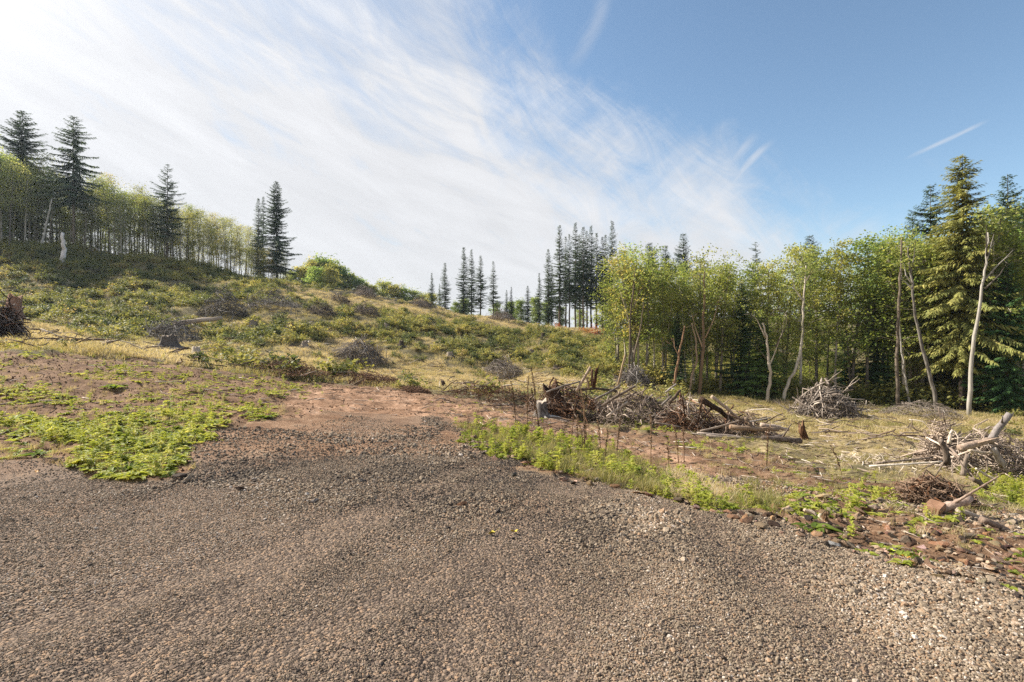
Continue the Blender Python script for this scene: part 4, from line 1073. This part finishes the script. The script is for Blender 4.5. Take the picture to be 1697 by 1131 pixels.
def twig_mass(seed, n, R_, H_, mat='stick'):
    rg = np.random.default_rng(seed); mb = MB()
    for i in range(n):
        a = rg.uniform(0, 6.28); q = rg.random() ** .5; c = np.array([R_[0] * q * math.cos(a), R_[1] * q * math.sin(a), H_ * (1 - q * q) * rg.uniform(.1, .95)])
        d = rg.normal(size=3) * [1, 1, .35]; d /= np.linalg.norm(d); L = rg.uniform(.25, .8) * (H_ * .5 + .3)
        m = rg.normal(0, .06, 3); add_tube(mb, [c - d * L / 2, c + m, c + d * L / 2], np.array([.016, .014, .006]) * rg.uniform(.6, 1.6) * (.5 + H_ * .4), 3, tone=rg.random(), cap=False)
    return mb.mesh('fine_twigs', M[mat])
def pile(name, label, px, py, wpx, hpx, n=70, meshes=STICKS, Lr=(.5, 1.0), color=(1, 1, 1), seed=0, depth=.7, Y=None, twigs=560, cat='brush pile', part='branch', tilt=.35, flat=1.0, group=None, core=None, sink=0.0):
    b = hit(px, py) if Y is None else at(px, Y)
    Yd = b.y; W = wpx * Yd / F / 2 * 1.05; H = hpx * Yd / F * (1.22 if Yd < 48 else 1.1); D = W * depth
    b = at(px, Yd + D * .6)
    rg = np.random.default_rng(seed + 900)
    t = thing(name, b, label, cat, group)
    mb = MB()
    ob('fine_twigs', twig_mass(seed, twigs, (W * .95, D * .95), H * .9, 'brown_wood' if core else 'stick'), t, color=color)['kind'] = 'stuff'
    for i in range(n):
        a = rg.uniform(0, 6.28); q = rg.random() ** .55 * .92; x, y = W * q * math.cos(a), D * q * math.sin(a)
        if rg.random() < .16: q = rg.uniform(.9, 1.3); x, y = W * q * math.cos(a), D * q * math.sin(a)
        hz = max(0.04, H * (1 - q ** 2.0)); z = hz * rg.uniform(.45, 1.0) ** .6
        slope = math.atan2(2 * q * H, W) * .8
        # lean against the heap: mostly lying, dipping outwards
        aa = a + rg.normal(0, .9)
        if rg.random() < .4: aa = rg.uniform(0, 6.28)
        dn = math.cos(aa - a); el = -slope * dn + rg.normal(0, tilt) * flat
        d = (math.cos(aa) * math.cos(el), math.sin(aa) * math.cos(el), math.sin(el))
        L = rg.uniform(*Lr) * (W + H) * .62
        gz = float(ground(b.x + x, b.y + y)[0]) - b.z
        low = abs(d[2]) * L / 2
        z = max(z, low * .55) + min(gz, 0.15)
        k = rg.uniform(.65, 1.2); c = tuple(ci * k for ci in color)
        if sink: z -= sink
        place(meshes[rg.integers(0, len(meshes))], part, t, (x, y, z), d, L, c)
    return t

def build_piles():
    gy = (.82, .82, .84)
    pile('brush_pile', 'grey dome of dead branches below the left hill, a long pole sticking out', 285, 570, 95, 40, 90, seed=1, color=gy)
    b = hit(285, 566); o = place(LOGS[1], 'log', None, (b.x + 2.0, b.y + 1.0, b.z + 2.1), (1, .1, .15), 4.6, (1.2, 1.1, 1)); tag(o, 'long pale pole sticking out over the grey brush dome', 'log')
    pile('brush_pile', 'grey brush heap higher on the left hill, under the tree line', 370, 527, 80, 38, 70, seed=2, color=gy)
    pile('brush_pile', 'low wide grey brush heap right of the heap under the tree line', 455, 516, 90, 24, 60, seed=3, color=gy)
    pile('brush_pile', 'dark low heap of branches in the middle of the hill', 533, 526, 52, 20, 45, seed=4, color=(.85, .78, .76))
    pile('brush_pile', 'rounded dark heap right of the low one on the hill', 607, 524, 46, 22, 45, seed=5, color=(.85, .78, .76))
    pile('brush_pile', 'small heap on the shoulder below the copse', 562, 501, 36, 16, 35, seed=6, color=(.85, .78, .76))
    pile('brush_pile', 'dark heap touching the round trees on the skyline', 604, 492, 40, 17, 40, seed=7, color=(.85, .78, .76))
    pile('brush_pile', 'small brown heap on the skyline right of the copse', 697, 508, 34, 16, 35, seed=8, color=(.85, .78, .76))
    pile('brush_pile', 'tiny brown heap under the four skyline firs', 755, 511, 20, 9, 22, seed=9, color=(.85, .75, .7), twigs=60)
    pile('brush_pile', 'skyline heap with a bent pale pole', 830, 531, 46, 18, 45, seed=10, color=(.85, .78, .76))
    pile('brush_pile', 'broad dome of grey branches in the middle of the clearing', 596, 606, 82, 34, 200, seed=11, color=(1.0, .98, .98))
    pile('brush_pile', 'small pointed grey brush heap on the tan grass', 833, 627, 66, 25, 140, seed=12, color=(1.1, 1.05, 1.02))
    pile('brush_pile', 'grey round brush heap behind the long log pile', 1052, 644, 68, 30, 150, seed=13, color=(1.05, 1.05, 1.1))
    pile('brush_pile', 'large heap of long grey branches in the meadow before the forest', 1370, 697, 104, 44, 220, BOUGHS + STICKS, (.55, 1.15), seed=14, color=(1.05, .98, .92))
    pile('brush_pile', 'low flat spread of grey branches at the forest foot', 1525, 697, 125, 22, 80, BOUGHS + STICKS, (.25, .6), seed=15, color=(1.05, 1, .95), flat=.4)
    pile('brush_pile', 'tiny low brush heap right behind the big meadow heap', 1435, 682, 40, 13, 30, seed=16, color=(1, .9, .8), twigs=60)
    pile('brush_pile', 'dark tangled heap of roots at the left border', 6, 562, 60, 62, 80, BRN + BOUGHS, (.3, .8), seed=17, color=(.9, .85, .9))
    pile('root_pile', 'mound of earth and roots left of the dirt road', 470, 625, 155, 24, 130, BRN + STICKS, (.15, .4), seed=18, color=(1, .9, .85), core=True, cat='root pile', part='root')
    pile('root_pile', 'dark heap of uprooted roots beyond the dirt road', 600, 637, 130, 17, 110, BRN, (.15, .45), seed=19, color=(.85, .75, .7), core=True, cat='root pile', part='root')
    pile('root_pile', 'small knot of roots right of the uprooted heap', 685, 650, 60, 13, 40, BRN, (.2, .5), seed=20, color=(.95, .9, .9), core=True, cat='root pile', part='root')
    pile('root_pile', 'low row of soil and roots behind the grey stump', 800, 663, 180, 20, 150, BRN + STICKS, (.12, .35), seed=21, color=(.95, .82, .75), core=True, cat='root pile', part='root')
    # the long log pile, built as four overlapping heaps
    pile('log_pile', 'left end of the long log pile, with poles standing upright', 940, 690, 150, 34, 180, BOUGHS + BRN + STICKS, (.25, .8), seed=22, color=(1.0, .86, .76), core=True, cat='log pile')
    pile('log_pile', 'middle of the long log pile, grey logs leaning right', 1050, 706, 160, 42, 220, BOUGHS + STICKS, (.3, .85), seed=23, color=(1.02, .9, .82), cat='log pile')
    pile('log_pile', 'tangled right middle of the long log pile with roots', 1135, 714, 140, 44, 200, BOUGHS + BRN + STICKS, (.25, .7), seed=24, color=(1.05, .94, .86), core=True, cat='log pile')
    pile('log_pile', 'brown right end of the long log pile around the split trunk', 1225, 724, 130, 34, 150, BOUGHS + BRN + STICKS, (.25, .75), seed=25, color=(1.15, .98, .86), cat='log pile')
    # right border heap
    pile('log_pile', 'bleached tangle of branches at the right border', 1640, 790, 220, 60, 260, BOUGHS + STICKS, (.25, .85), seed=26, color=(1.25, 1.12, 1.02), cat='log pile')
    pile('log_pile', 'pale upended knot of branches before the right border tangle', 1560, 775, 60, 70, 70, BOUGHS + STICKS, (.35, .9), seed=27, color=(1.3, 1.15, 1.02), cat='log pile', tilt=.8)
    pile('brush_pile', 'brown twig heap beside the stony bank on the right', 1545, 838, 120, 40, 200, STICKS + BRN, (.2, .7), seed=28, color=(1.0, .78, .62), flat=.7)
    pile('brush_pile', 'thin white sticks scattered left of the right border tangle', 1460, 775, 170, 9, 80, STICKS + BOUGHS, (.12, .45), seed=29, color=(1.5, 1.4, 1.25), flat=.15, twigs=80)

def seg(me_list, name, Y0, p0, p1, r, label, cat='log', color=(1, 1, 1), Y1=None, mat=None, seed=0, cut=None, bend=.03, taper=.25, lump=.11):
    """one log between two photo points at given distances"""
    r *= .8; a = P3(*p0, Y0); b = P3(*p1, Y1 or Y0); L = np.linalg.norm(b - a)
    rg = np.random.default_rng(int(p0[0] * 7 + p0[1]) + seed); n = 7; t = np.linspace(0, 1, n)
    u, w, _ = rand_rot(1, rg); pp = a + (b - a) * t[:, None] + u * (np.sin(t * 3.1) * bend * L * rg.normal())[:, None] + rg.normal(0, r * .12, (n, 3))
    gz = ground(pp[:, 0], pp[:, 1]); o = Vector(pp[0]); 
    mb = MB(); add_tube(mb, pp - pp[0], r * (1 - taper * t), 10, lump, seed)
    for i in range(2):
        q = rg.integers(2, 6); e = pp[q] - pp[0] + rg.normal(0, 1, 3) * r * 3.5; add_tube(mb, [pp[q] - pp[0], e], [r * .35, r * .15], 5)
    x = ob(name, mb.mesh(name, M[mat or 'stick']), None, o, color); tag(x, label, cat)
    if cut:
        cb = MB(); d = (pp[0] - pp[1]); d /= np.linalg.norm(d); add_tube(cb, [d * .002, d * .02], [r * .98, r * .93], 12); ob('cut_face', cb.mesh('cut_face', M['cut_wood']), x)
    return x
def stump(name, label, px, py, h, r, tilt=(0, 0), mat='stick', color=(1, 1, 1), roots=6, cat='stump', seed=0, ragged=.1, Y=None, rootup=False):
    g0 = hit(px, py) if Y is None else at(px, Y); rg = np.random.default_rng(seed + int(px)); t = thing(name, g0, label, cat)
    sides = 16; n = 7; tt = np.linspace(0, 1, n); a = np.linspace(0, 6.283, sides, endpoint=False)
    flare = 1 + .9 * (1 - tt) ** 3
    prof = 1 + .13 * np.sin(a * 5 + rg.random() * 6) + rg.normal(0, .04, sides)
    V = []; top = h * (1 + ragged * rg.normal(size=sides))
    for i in range(n):
        for j in range(sides):
            rr = r * flare[i] * (1 + (prof[j] - 1) * (1.5 - tt[i])) * (1 - .15 * tt[i])
            V.append((rr * math.cos(a[j]) + tilt[0] * h * tt[i], rr * math.sin(a[j]) + tilt[1] * h * tt[i], -.12 + (top[j] + .12) * tt[i]))
    fq = [(i * sides + j, i * sides + (j + 1) % sides, (i + 1) * sides + (j + 1) % sides, (i + 1) * sides + j) for i in range(n - 1) for j in range(sides)]
    mb = MB(); mb.addq(V, fq); ob('bark', mb.mesh('bark', M[mat]), t, color=color)
    cb = MB(); rim = [V[(n - 1) * sides + j] for j in range(sides)]; c = np.mean(rim, 0) - [0, 0, .03 * h]
    vv = [(np.array(q) * .97 + c * .03) + np.array([0, 0, .002]) for q in rim] + [c]
    cb.addq(vv, [(j, (j + 1) % sides, sides) for j in range(sides)]); ob('cut_top', cb.mesh('cut_top', M['stick' if mat == 'stick' else 'brown_wood']), t, color=(1.1, 1.0, .9))
    for i in range(roots):
        an = 6.283 * i / roots + rg.normal(0, .3); L = r * rg.uniform(1.5, 3.0); q = np.linspace(0, 1, 5)
        lift = -.5 if not rootup else .5
        p = np.stack([np.cos(an) * (r * .8 + L * q), np.sin(an) * (r * .8 + L * q), .12 * h + lift * L * .35 * q + rg.normal(0, .03, 5) * q], -1)
        rb = MB(); add_tube(rb, p, r * .3 * (1 - .8 * q), 6, .15, i); ob('root', rb.mesh('root', M[mat]), t, color=color)
    return t

build_piles()
def build_logs():
    Y = 19.3
    S = lambda *a, **k: seg(None, 'log', *a, **k)
    S(Y, (955, 648), (978, 608), .075, 'pole slanting right out of the left end of the log pile', color=(1.1, .95, .8))
    S(Y, (905, 650), (962, 632), .05, 'thin grey pole lying low over the left end of the log pile')
    S(Y, (983, 642), (989, 610), .09, 'upright reddish split post above the log pile', color=(.9, .72, .6), mat='brown_wood')
    S(Y - .1, (980, 640), (981, 612), .07, 'short dark post touching the split post', mat='brown_wood')
    S(Y, (975, 644), (973, 625), .06, 'broken yellowish post left of the split posts', color=(1.2, 1, .7))
    S(19.8, (1022, 645), (1035, 588), .055, 'tall thin pole leaning right before the forest', color=(1.05, .85, .6))
    S(Y - .6, (998, 672), (1052, 640), .075, 'thick grey pole rising right across the middle of the log pile', color=(1.15, 1.05, .95))
    S(Y - .5, (985, 662), (1028, 638), .06, 'parallel grey pole behind the thick rising one')
    S(Y - .7, (1005, 690), (1040, 665), .055, 'short pale pole poking out of the log pile front', color=(1.25, 1.15, 1.05))
    S(Y + .3, (950, 646), (1022, 648), .07, 'grey log lying level on top of the pile', color=(1.0, .95, .9))
    S(Y, (1108, 668), (1128, 646), .08, 'cut pole end pointing up right near the tangled roots', color=(1.3, 1.15, 1))
    S(Y - .2, (1095, 672), (1112, 655), .06, 'crossed branch left of the cut pole end')
    S(Y, (1102, 650), (1120, 636), .05, 'forked grey twig above the tangled roots')
    S(18.6, (1085, 700), (1128, 708), .05, 'thin pole lying on the ground before the tangled roots', color=(1, .9, .8))
    S(Y, (1135, 690), (1130, 660), .045, 'hooked dark branch standing between the heaps', mat='brown_wood', bend=.12)
    S(Y, (1142, 688), (1139, 668), .055, 'short white stub between the heaps', color=(1.8, 1.7, 1.6))
    S(17.8, (1250, 728), (1155, 718), .085, 'long log at the front foot of the pile, reddish cut end', color=(.95, .85, .8), cut=True)
    S(17.4, (1325, 730), (1262, 725), .13, 'thick dark log lying on the weeds right of the pile', color=(.8, .72, .68), cut=True)
    S(17.9, (1210, 708), (1290, 712), .11, 'brown log with an orange cut face', color=(.85, .68, .52), cut=True)
    S(18.1, (1160, 714), (1232, 694), .05, 'slender pale pole sloping up to the right on the pile end', color=(1.2, 1.1, 1))
    S(18.0, (1252, 716), (1234, 692), .09, 'stubby log leaning with its cut face to the camera', color=(1.1, .95, .8), cut=True)
    S(18.1, (1240, 699), (1277, 691), .035, 'dark thin stick pointing right off the pile')
    S(18.3, (1260, 704), (1305, 712), .10, 'weathered log on the right end of the pile', color=(1.05, .9, .8))
    S(17.7, (1170, 722), (1300, 721), .07, 'long grey log under the cut ones', color=(.9, .82, .76))
    # the big split trunk
    S(19.0, (1160, 660), (1222, 700), .17, 'big splintered brown trunk slanting down right', color=(.72, .55, .44), taper=.6, bend=.03, lump=.22)
    S(19.1, (1178, 656), (1228, 697), .09, 'split half lying along the big splintered trunk', color=(.95, .78, .64), taper=.4, lump=.25)
    S(18.9, (1163, 662), (1156, 700), .05, 'crooked brown branch hanging from the splintered trunk', mat='brown_wood', bend=.12)
    # right heap
    S(12.6, (1638, 733), (1672, 686), .10, 'thick grey log rising right from the border tangle', color=(.62, .6, .62), taper=.1)
    S(12.5, (1590, 742), (1648, 728), .11, 'weathered flat log across the border tangle', color=(1.4, 1.2, 1.05))
    S(12.4, (1660, 770), (1645, 742), .10, 'short thick log under the rising grey one', color=(1.1, 1.05, 1))
    S(12.6, (1605, 746), (1650, 752), .05, 'white thin log in the border tangle', color=(1.6, 1.5, 1.35))
    S(11.8, (1570, 770), (1556, 728), .09, 'upright grey root stem in the pale knot', color=(1.2, 1.1, 1))
    S(12.0, (1572, 735), (1578, 712), .05, 'curled pale branch on top of the pale knot', color=(1.5, 1.35, 1.2), bend=.15)
    S(11, (1595, 788), (1602, 752), .07, 'dark short post among the weeds at the right', color=(.8, .72, .65))
    S(11.5, (1450, 768), (1545, 758), .035, 'long white pole lying in the grass', color=(1.8, 1.65, 1.5), taper=.4)
    S(11.3, (1440, 772), (1560, 765), .03, 'second white pole lying close in front of the long one', color=(1.7, 1.6, 1.45))
    S(11.2, (1650, 796), (1617, 776), .035, 'pale stick sloping through the yellow weeds', color=(1.5, 1.4, 1.2))
    S(10.6, (1640, 812), (1610, 792), .07, 'dark sloping log half buried in the right weeds', color=(.6, .52, .45))
    S(6.9, (1552, 845), (1605, 825), .075, 'brown log lying beside the reddish wood block', color=(1.15, .95, .85), taper=.1, cut=True)
    S(6.7, (1585, 845), (1640, 868), .045, 'weathered branch sloping down to the right edge', color=(1.0, .9, .8))
    S(6.2, (1625, 860), (1690, 890), .05, 'rough branch by the stones at the right edge', color=(.95, .8, .7))
    stump('stump', 'grey weathered stump standing alone on the dirt road', 897, 692, .62, .24, color=(1.35, 1.4, 1.45), roots=4)
    stump('stump', 'small leaning stump piece on the tan grass edge', 737, 643, .42, .14, (-.35, 0), color=(1.1, 1, .95), roots=2)
    stump('stump', 'sharp splintered brown stump right of the log pile', 1335, 729, .42, .11, (-.5, 0), 'brown_wood', (1.0, .85, .75), 4, ragged=.35)
    stump('stump', 'dark block-like stump below the grey brush dome', 280, 577, .9, .55, color=(.6, .6, .62), roots=4)
    stump('stump', 'tall broken stump with roots at the left border', 18, 532, 2.2, .55, (.2, 0), 'brown_wood', (1.2, 1.1, 1.2), 6, ragged=.2)
    S(24.5, (562, 642), (592, 643), .24, 'short thick mossy log lying before the uprooted heap', color=(.75, .62, .45), cut=True)
    stump('stump', 'pale broken stump under the left hill', 325, 588, .5, .25, color=(1.1, 1.1, 1.1), roots=3)
    stump('stump', 'overturned root plate in the log pile', 930, 684, .95, .36, (-.5, .3), 'brown_wood', (.62, .57, .54), 11, rootup=True, ragged=.3)
    stump('stump', 'upturned root bundle at the right of the log pile', 1122, 702, .9, .2, (.3, 0), 'brown_wood', (1.0, .8, .72), 10, rootup=True, ragged=.3)
    for i, (px, py) in enumerate([(120, 545), (178, 530), (240, 515), (420, 545), (480, 548), (505, 575), (640, 545), (665, 575), (700, 560), (745, 590), (770, 565), (880, 585), (900, 560), (920, 610), (330, 500), (80, 505)]):
        o = stump('stump', 'low cut stump among the brambles of the hillside', px, py, rng.uniform(.4, .9), rng.uniform(.28, .5), color=(.8, .74, .68), roots=3, seed=i); o['group'] = 'stumps on the hillside'
    # sawn block
    g0 = hit(1548, 848); g0.z += .05
    V, Fc = np.array([(x, y, z) for x in (-1, 1) for y in (-1, 1) for z in (-1, 1)], float), np.array([(0, 1, 3, 2), (4, 6, 7, 5), (0, 4, 5, 1), (2, 3, 7, 6), (0, 2, 6, 4), (1, 5, 7, 3)])
    import bmesh
    bm = bmesh.new(); vs = [bm.verts.new(v * np.array([.13, .09, .055])) for v in V]; [bm.faces.new([vs[i] for i in f]) for f in Fc]
    bmesh.ops.recalc_face_normals(bm, faces=bm.faces); bmesh.ops.bevel(bm, geom=list(bm.edges), offset=.012, segments=2, affect='EDGES')
    me = bpy.data.meshes.new('wood_block'); bm.to_mesh(me); bm.free(); me.materials.append(M['cut_wood'])
    x = ob('wood_block', me, None, g0, (1, .86, .8)); x.rotation_euler = (.15, -.2, .6); tag(x, 'reddish sawn wood block on the stony bank', 'wood block')
build_logs()

# ------------------------------------------------------------------ rocks on the gravel edge
def build_rocks():
    ms = [stone_mesh('rock', 300 + i, ICO3, M['rock'], 16, .62, False, .35) for i in range(9)]
    rg = np.random.default_rng(77)
    named = [(852, 790, .10, (.55, .65, .75), 'blue grey rock at the weed edge of the gravel'), (1033, 808, .10, (.75, .8, .85), 'pointed grey rock beside the weeds'), (990, 798, .13, (.7, .75, .8), 'flat slate coloured rock on the gravel edge'),
             (1125, 832, .14, (1, .95, .85), 'broad tan rock where the grass meets the gravel'), (897, 778, .07, (.9, .55, .42), 'rust brown clod-like rock by the weeds'), (1215, 860, .10, (1, .72, .6), 'reddish brown round rock in the edge row'),
             (1240, 868, .09, (1.1, .85, .7), 'orange brown rock, second of the round pair'), (1262, 876, .11, (1.1, 1, .85), 'tan low boulder below the round pair'), (1385, 906, .08, (.6, .68, .78), 'dark blue grey rock below the leafy weed'),
             (1410, 908, .08, (.7, .75, .8), 'grey angular rock beside the blue grey one'), (1500, 900, .12, (.95, .95, .98), 'pale grey rock on the stony bank'), (1480, 915, .09, (.8, .82, .85), 'flat grey rock on the lower stony bank'),
             (1636, 945, .10, (1.3, 1.35, 1.45), 'white-topped rock with moss beside it'), (1335, 878, .10, (1, .9, .9), 'greyish rock right behind the big leaf'), (300, 793, .12, (.9, .85, .8), 'flat stone at the end of the left weeds'), (400, 812, .09, (.9, .7, .6), 'brown stone on the rubble line'),
             (765, 838, .09, (1.3, .85, .6), 'orange flat stone in the rubble band'), (520, 833, .08, (.8, .85, .95), 'grey flat stone in the rubble band')]
    for px, py, s, c, lab in named:
        g0 = hit(px, py); o = ob('rock', ms[rg.integers(0, 9)], None, g0, c); o.location.z += s * .25; o.scale = (s, s * .9, s * .8); o.rotation_euler = (rg.normal(0, .2), rg.normal(0, .2), rg.uniform(0, 6.28)); tag(o, lab, 'rock')
    edge = [(740, 704), (800, 740), (900, 780), (1000, 808), (1120, 835), (1280, 876), (1400, 908), (1500, 936), (1600, 963), (1697, 990)]
    for i in range(275):
        if i < 110:
            px = rg.uniform(760, 1697); py = curve(px, edge) + rg.normal(0, 7) - 3; s = rg.uniform(.035, .10); lab, gr = 'brown rock in the row along the gravel edge', 'rocks along the gravel edge'
        else:
            px = rg.uniform(1270, 1697); lo = curve(px, edge); up = curve(px, [(1270, 850), (1300, 822), (1420, 815), (1560, 840), (1697, 880)]); py = up + (lo - up) * rg.random(); s = rg.uniform(.04, .13) * (1 if px < 1500 else .85); lab, gr = 'brown stone lying on the stony bank', 'stones on the bank'
        g0 = hit(px, py); s = s * min(1.3, g0.y / 5.5)
        o = ob('rock', ms[rg.integers(0, 9)], None, g0, tuple(np.array([1.0, .84, .74]) * rg.uniform(.7, 1.25) + rg.normal(0, .05, 3)))
        o.location.z += s * .2; o.scale = (s * rg.uniform(.8, 1.3), s * rg.uniform(.7, 1.1), s * rg.uniform(.6, .95)); o.rotation_euler = (rg.normal(0, .3), rg.normal(0, .3), rg.uniform(0, 6.28)); tag(o, lab, 'rock', gr)
build_rocks()

def build_bank_rubble():
    src = [source('bank_stone_%d' % i, stone_mesh('bank_stone', 340 + i, ICO2, M['pebble'], 14, .6, False, .3)) for i in range(5)]
    rg = np.random.default_rng(79); P = []; n = 420
    X, Y = polar_pts(30000, 3.0, 10, 18, 50, 1, 80); Z, mk, px, py = settle(X, Y)
    ok = inpoly(px, py, [(1270, 856), (1300, 824), (1430, 816), (1560, 842), (1697, 880), (1900, 930), (1900, 1040), (1697, 985), (1500, 935), (1280, 872)])
    X, Y, Z = X[ok][:n], Y[ok][:n], Z[ok][:n]; n = len(X); sz = rg.uniform(.018, .055, n)
    scatter('bank_rubble', src, np.stack([X, Y, Z + sz * .2], -1), np.stack([rg.normal(0, .3, n), rg.normal(0, .3, n), rg.uniform(0, 6.28, n)], -1), sz, np.clip(rg.normal(.5, .2, n), 0, 1), rg.integers(0, 5, n), 'small broken stones between the rocks of the bank')
build_bank_rubble()

# ------------------------------------------------------------------ dry flower stalks, single plants, fallen leaves
def build_stalks():
    rg = np.random.default_rng(88)
    L = [(855, 712, 628, 12.2), (873, 716, 620, 12), (893, 720, 606, 11.6), (895, 715, 640, 12), (957, 742, 684, 10.6), (966, 738, 690, 10.8), (973, 738, 640, 10.8), (969, 745, 700, 10.3), (995, 742, 692, 10.6), (1003, 760, 704, 10), (1021, 748, 690, 10.6),
         (1078, 756, 684, 10.4), (1108, 770, 728, 10), (1124, 758, 700, 10.8), (1133, 756, 704, 10.9), (1270, 775, 706, 11.5), (1395, 790, 735, 11), (947, 690, 655, 13), (1366, 895, 845, 5.6), (1372, 898, 850, 5.6)]
    for i, (px, py, top, Y) in enumerate(L):
        b = at(px, Y); H = EYE - (top - CY) / F * Y - b.z; ln = rg.normal(0, .14) + (.3 if px == 1270 else 0)
        t = thing('dead_stalk', b, 'dry brown flower stalk standing in the weeds', 'plant', 'dry flower stalks in the weeds')
        if px == 893: t['label'] = 'tallest dry flower stalk, in front of the grey stump'; del t['group']
        if px == 1270: t['label'] = 'leaning dry stalk in front of the cut logs'; del t['group']
        mb = MB(); q = np.linspace(0, 1, 7); p = np.stack([ln * H * q ** 1.4 + rg.normal(0, .01, 7) * q, rg.normal(0, .01, 7) * q, H * q - .03], -1)
        add_tube(mb, p, .011 * (1 - .6 * q), 5); ob('stem', mb.mesh('stem', M['stalk']), t)
        pods = MB(); n = int(H * 60)
        tq = rg.uniform(.35, .98, n); c = np.stack([np.interp(tq, q, p[:, j]) for j in range(3)], -1)
        V, Fc = ICO1
        for cc in c:
            a = rg.uniform(0, 6.28); off = np.array([math.cos(a), math.sin(a), .6]) * rg.uniform(.012, .024)
            pods.addq(V * np.array([.009, .009, .015]) + cc + off, Fc)
        ob('seed_pods', pods.mesh('seed_pods', M['stalk']), t)['kind'] = 'stuff'
    # broad leaved plants that stand out
    for px, py, s, n, lab in [(1345, 880, 1.0, 12, 'big leaved green plant growing among the edge rocks'), (1230, 830, .9, 14, 'bright green dock plant at the grass end'), (190, 645, 1.5, 14, 'dark green low plant in the left dirt'), (215, 780, .95, 14, 'lime rosette nearest the gravel on the left'),
                          (60, 757, .8, 14, 'large lime weed clump at the left gravel edge'), (440, 693, .9, 16, 'small grass-green patch plant alone on the rubble')]:
        g0 = hit(px, py); t = thing('leafy_plant', g0, lab, 'plant', None, rg.uniform(0, 6))
        me = weed_mesh(int(px), n, .24 * s, .10 * s); me.materials.clear(); me.materials.append(M['weed_single'])
        o = ob('leaves', me, t)
    for px, py, c, lab in [(852, 885, (.55, .42, .05), 'yellow fallen leaf on the gravel'), (815, 888, (.45, .36, .05), 'dull yellow leaf left of the bright one'), (1476, 918, (.40, .48, .05), 'lime fallen leaf by the lower bank stones'), (1500, 928, (.55, .25, .04), 'orange leaf right below the lime one'), (62, 784, (.55, .30, .10), 'orange brown leaf on the left gravel')]:
        g0 = hit(px, py); mb = MB(); a = np.linspace(0, 6.283, 12, endpoint=False); r_ = .03 * (1 + .35 * np.cos(a * 5))
        V = np.stack([r_ * np.cos(a), r_ * np.sin(a) * .8, .01 * np.sin(a * 2) + .012], -1); V = np.vstack([V, [0, 0, 0]])
        mb.addq(V, [(j, (j + 1) % 12, 12) for j in range(12)]); mb.addq(*[np.array([(-.045, -.002, .004), (-.10, 0, .02), (-.10, .003, .02), (-.045, .002, .004)]), [(0, 1, 2, 3)]])
        m, k = new_mat('fallen_leaf'); surf(k, principled(k, c, .6, .2)); o = ob('fallen_leaf', mb.mesh('fallen_leaf', m), None, g0); o.location.z += .02; o.rotation_euler = (.35, .1, rg.uniform(0, 6)); tag(o, lab, 'leaf')
def wsingle():
    m, k = new_mat('single_weed_leaves'); tone = attr(k, 'tone'); col = k.ramp(tone, [(0, (.08, .13, .025)), (1, (.26, .32, .06))])
    p = principled(k, col, .7, .1); tr = k.n('ShaderNodeBsdfTranslucent'); k.put(tr.inputs[0], k.mix(1.0, col, (1.25, 1.2, .75), 'MULTIPLY'))
    mx = k.n('ShaderNodeMixShader'); mx.inputs[0].default_value = .5; k.t.links.new(p, mx.inputs[1]); k.t.links.new(tr.outputs[0], mx.inputs[2]); surf(k, mx.outputs[0]); return m
M['weed_single'] = wsingle()
build_stalks()
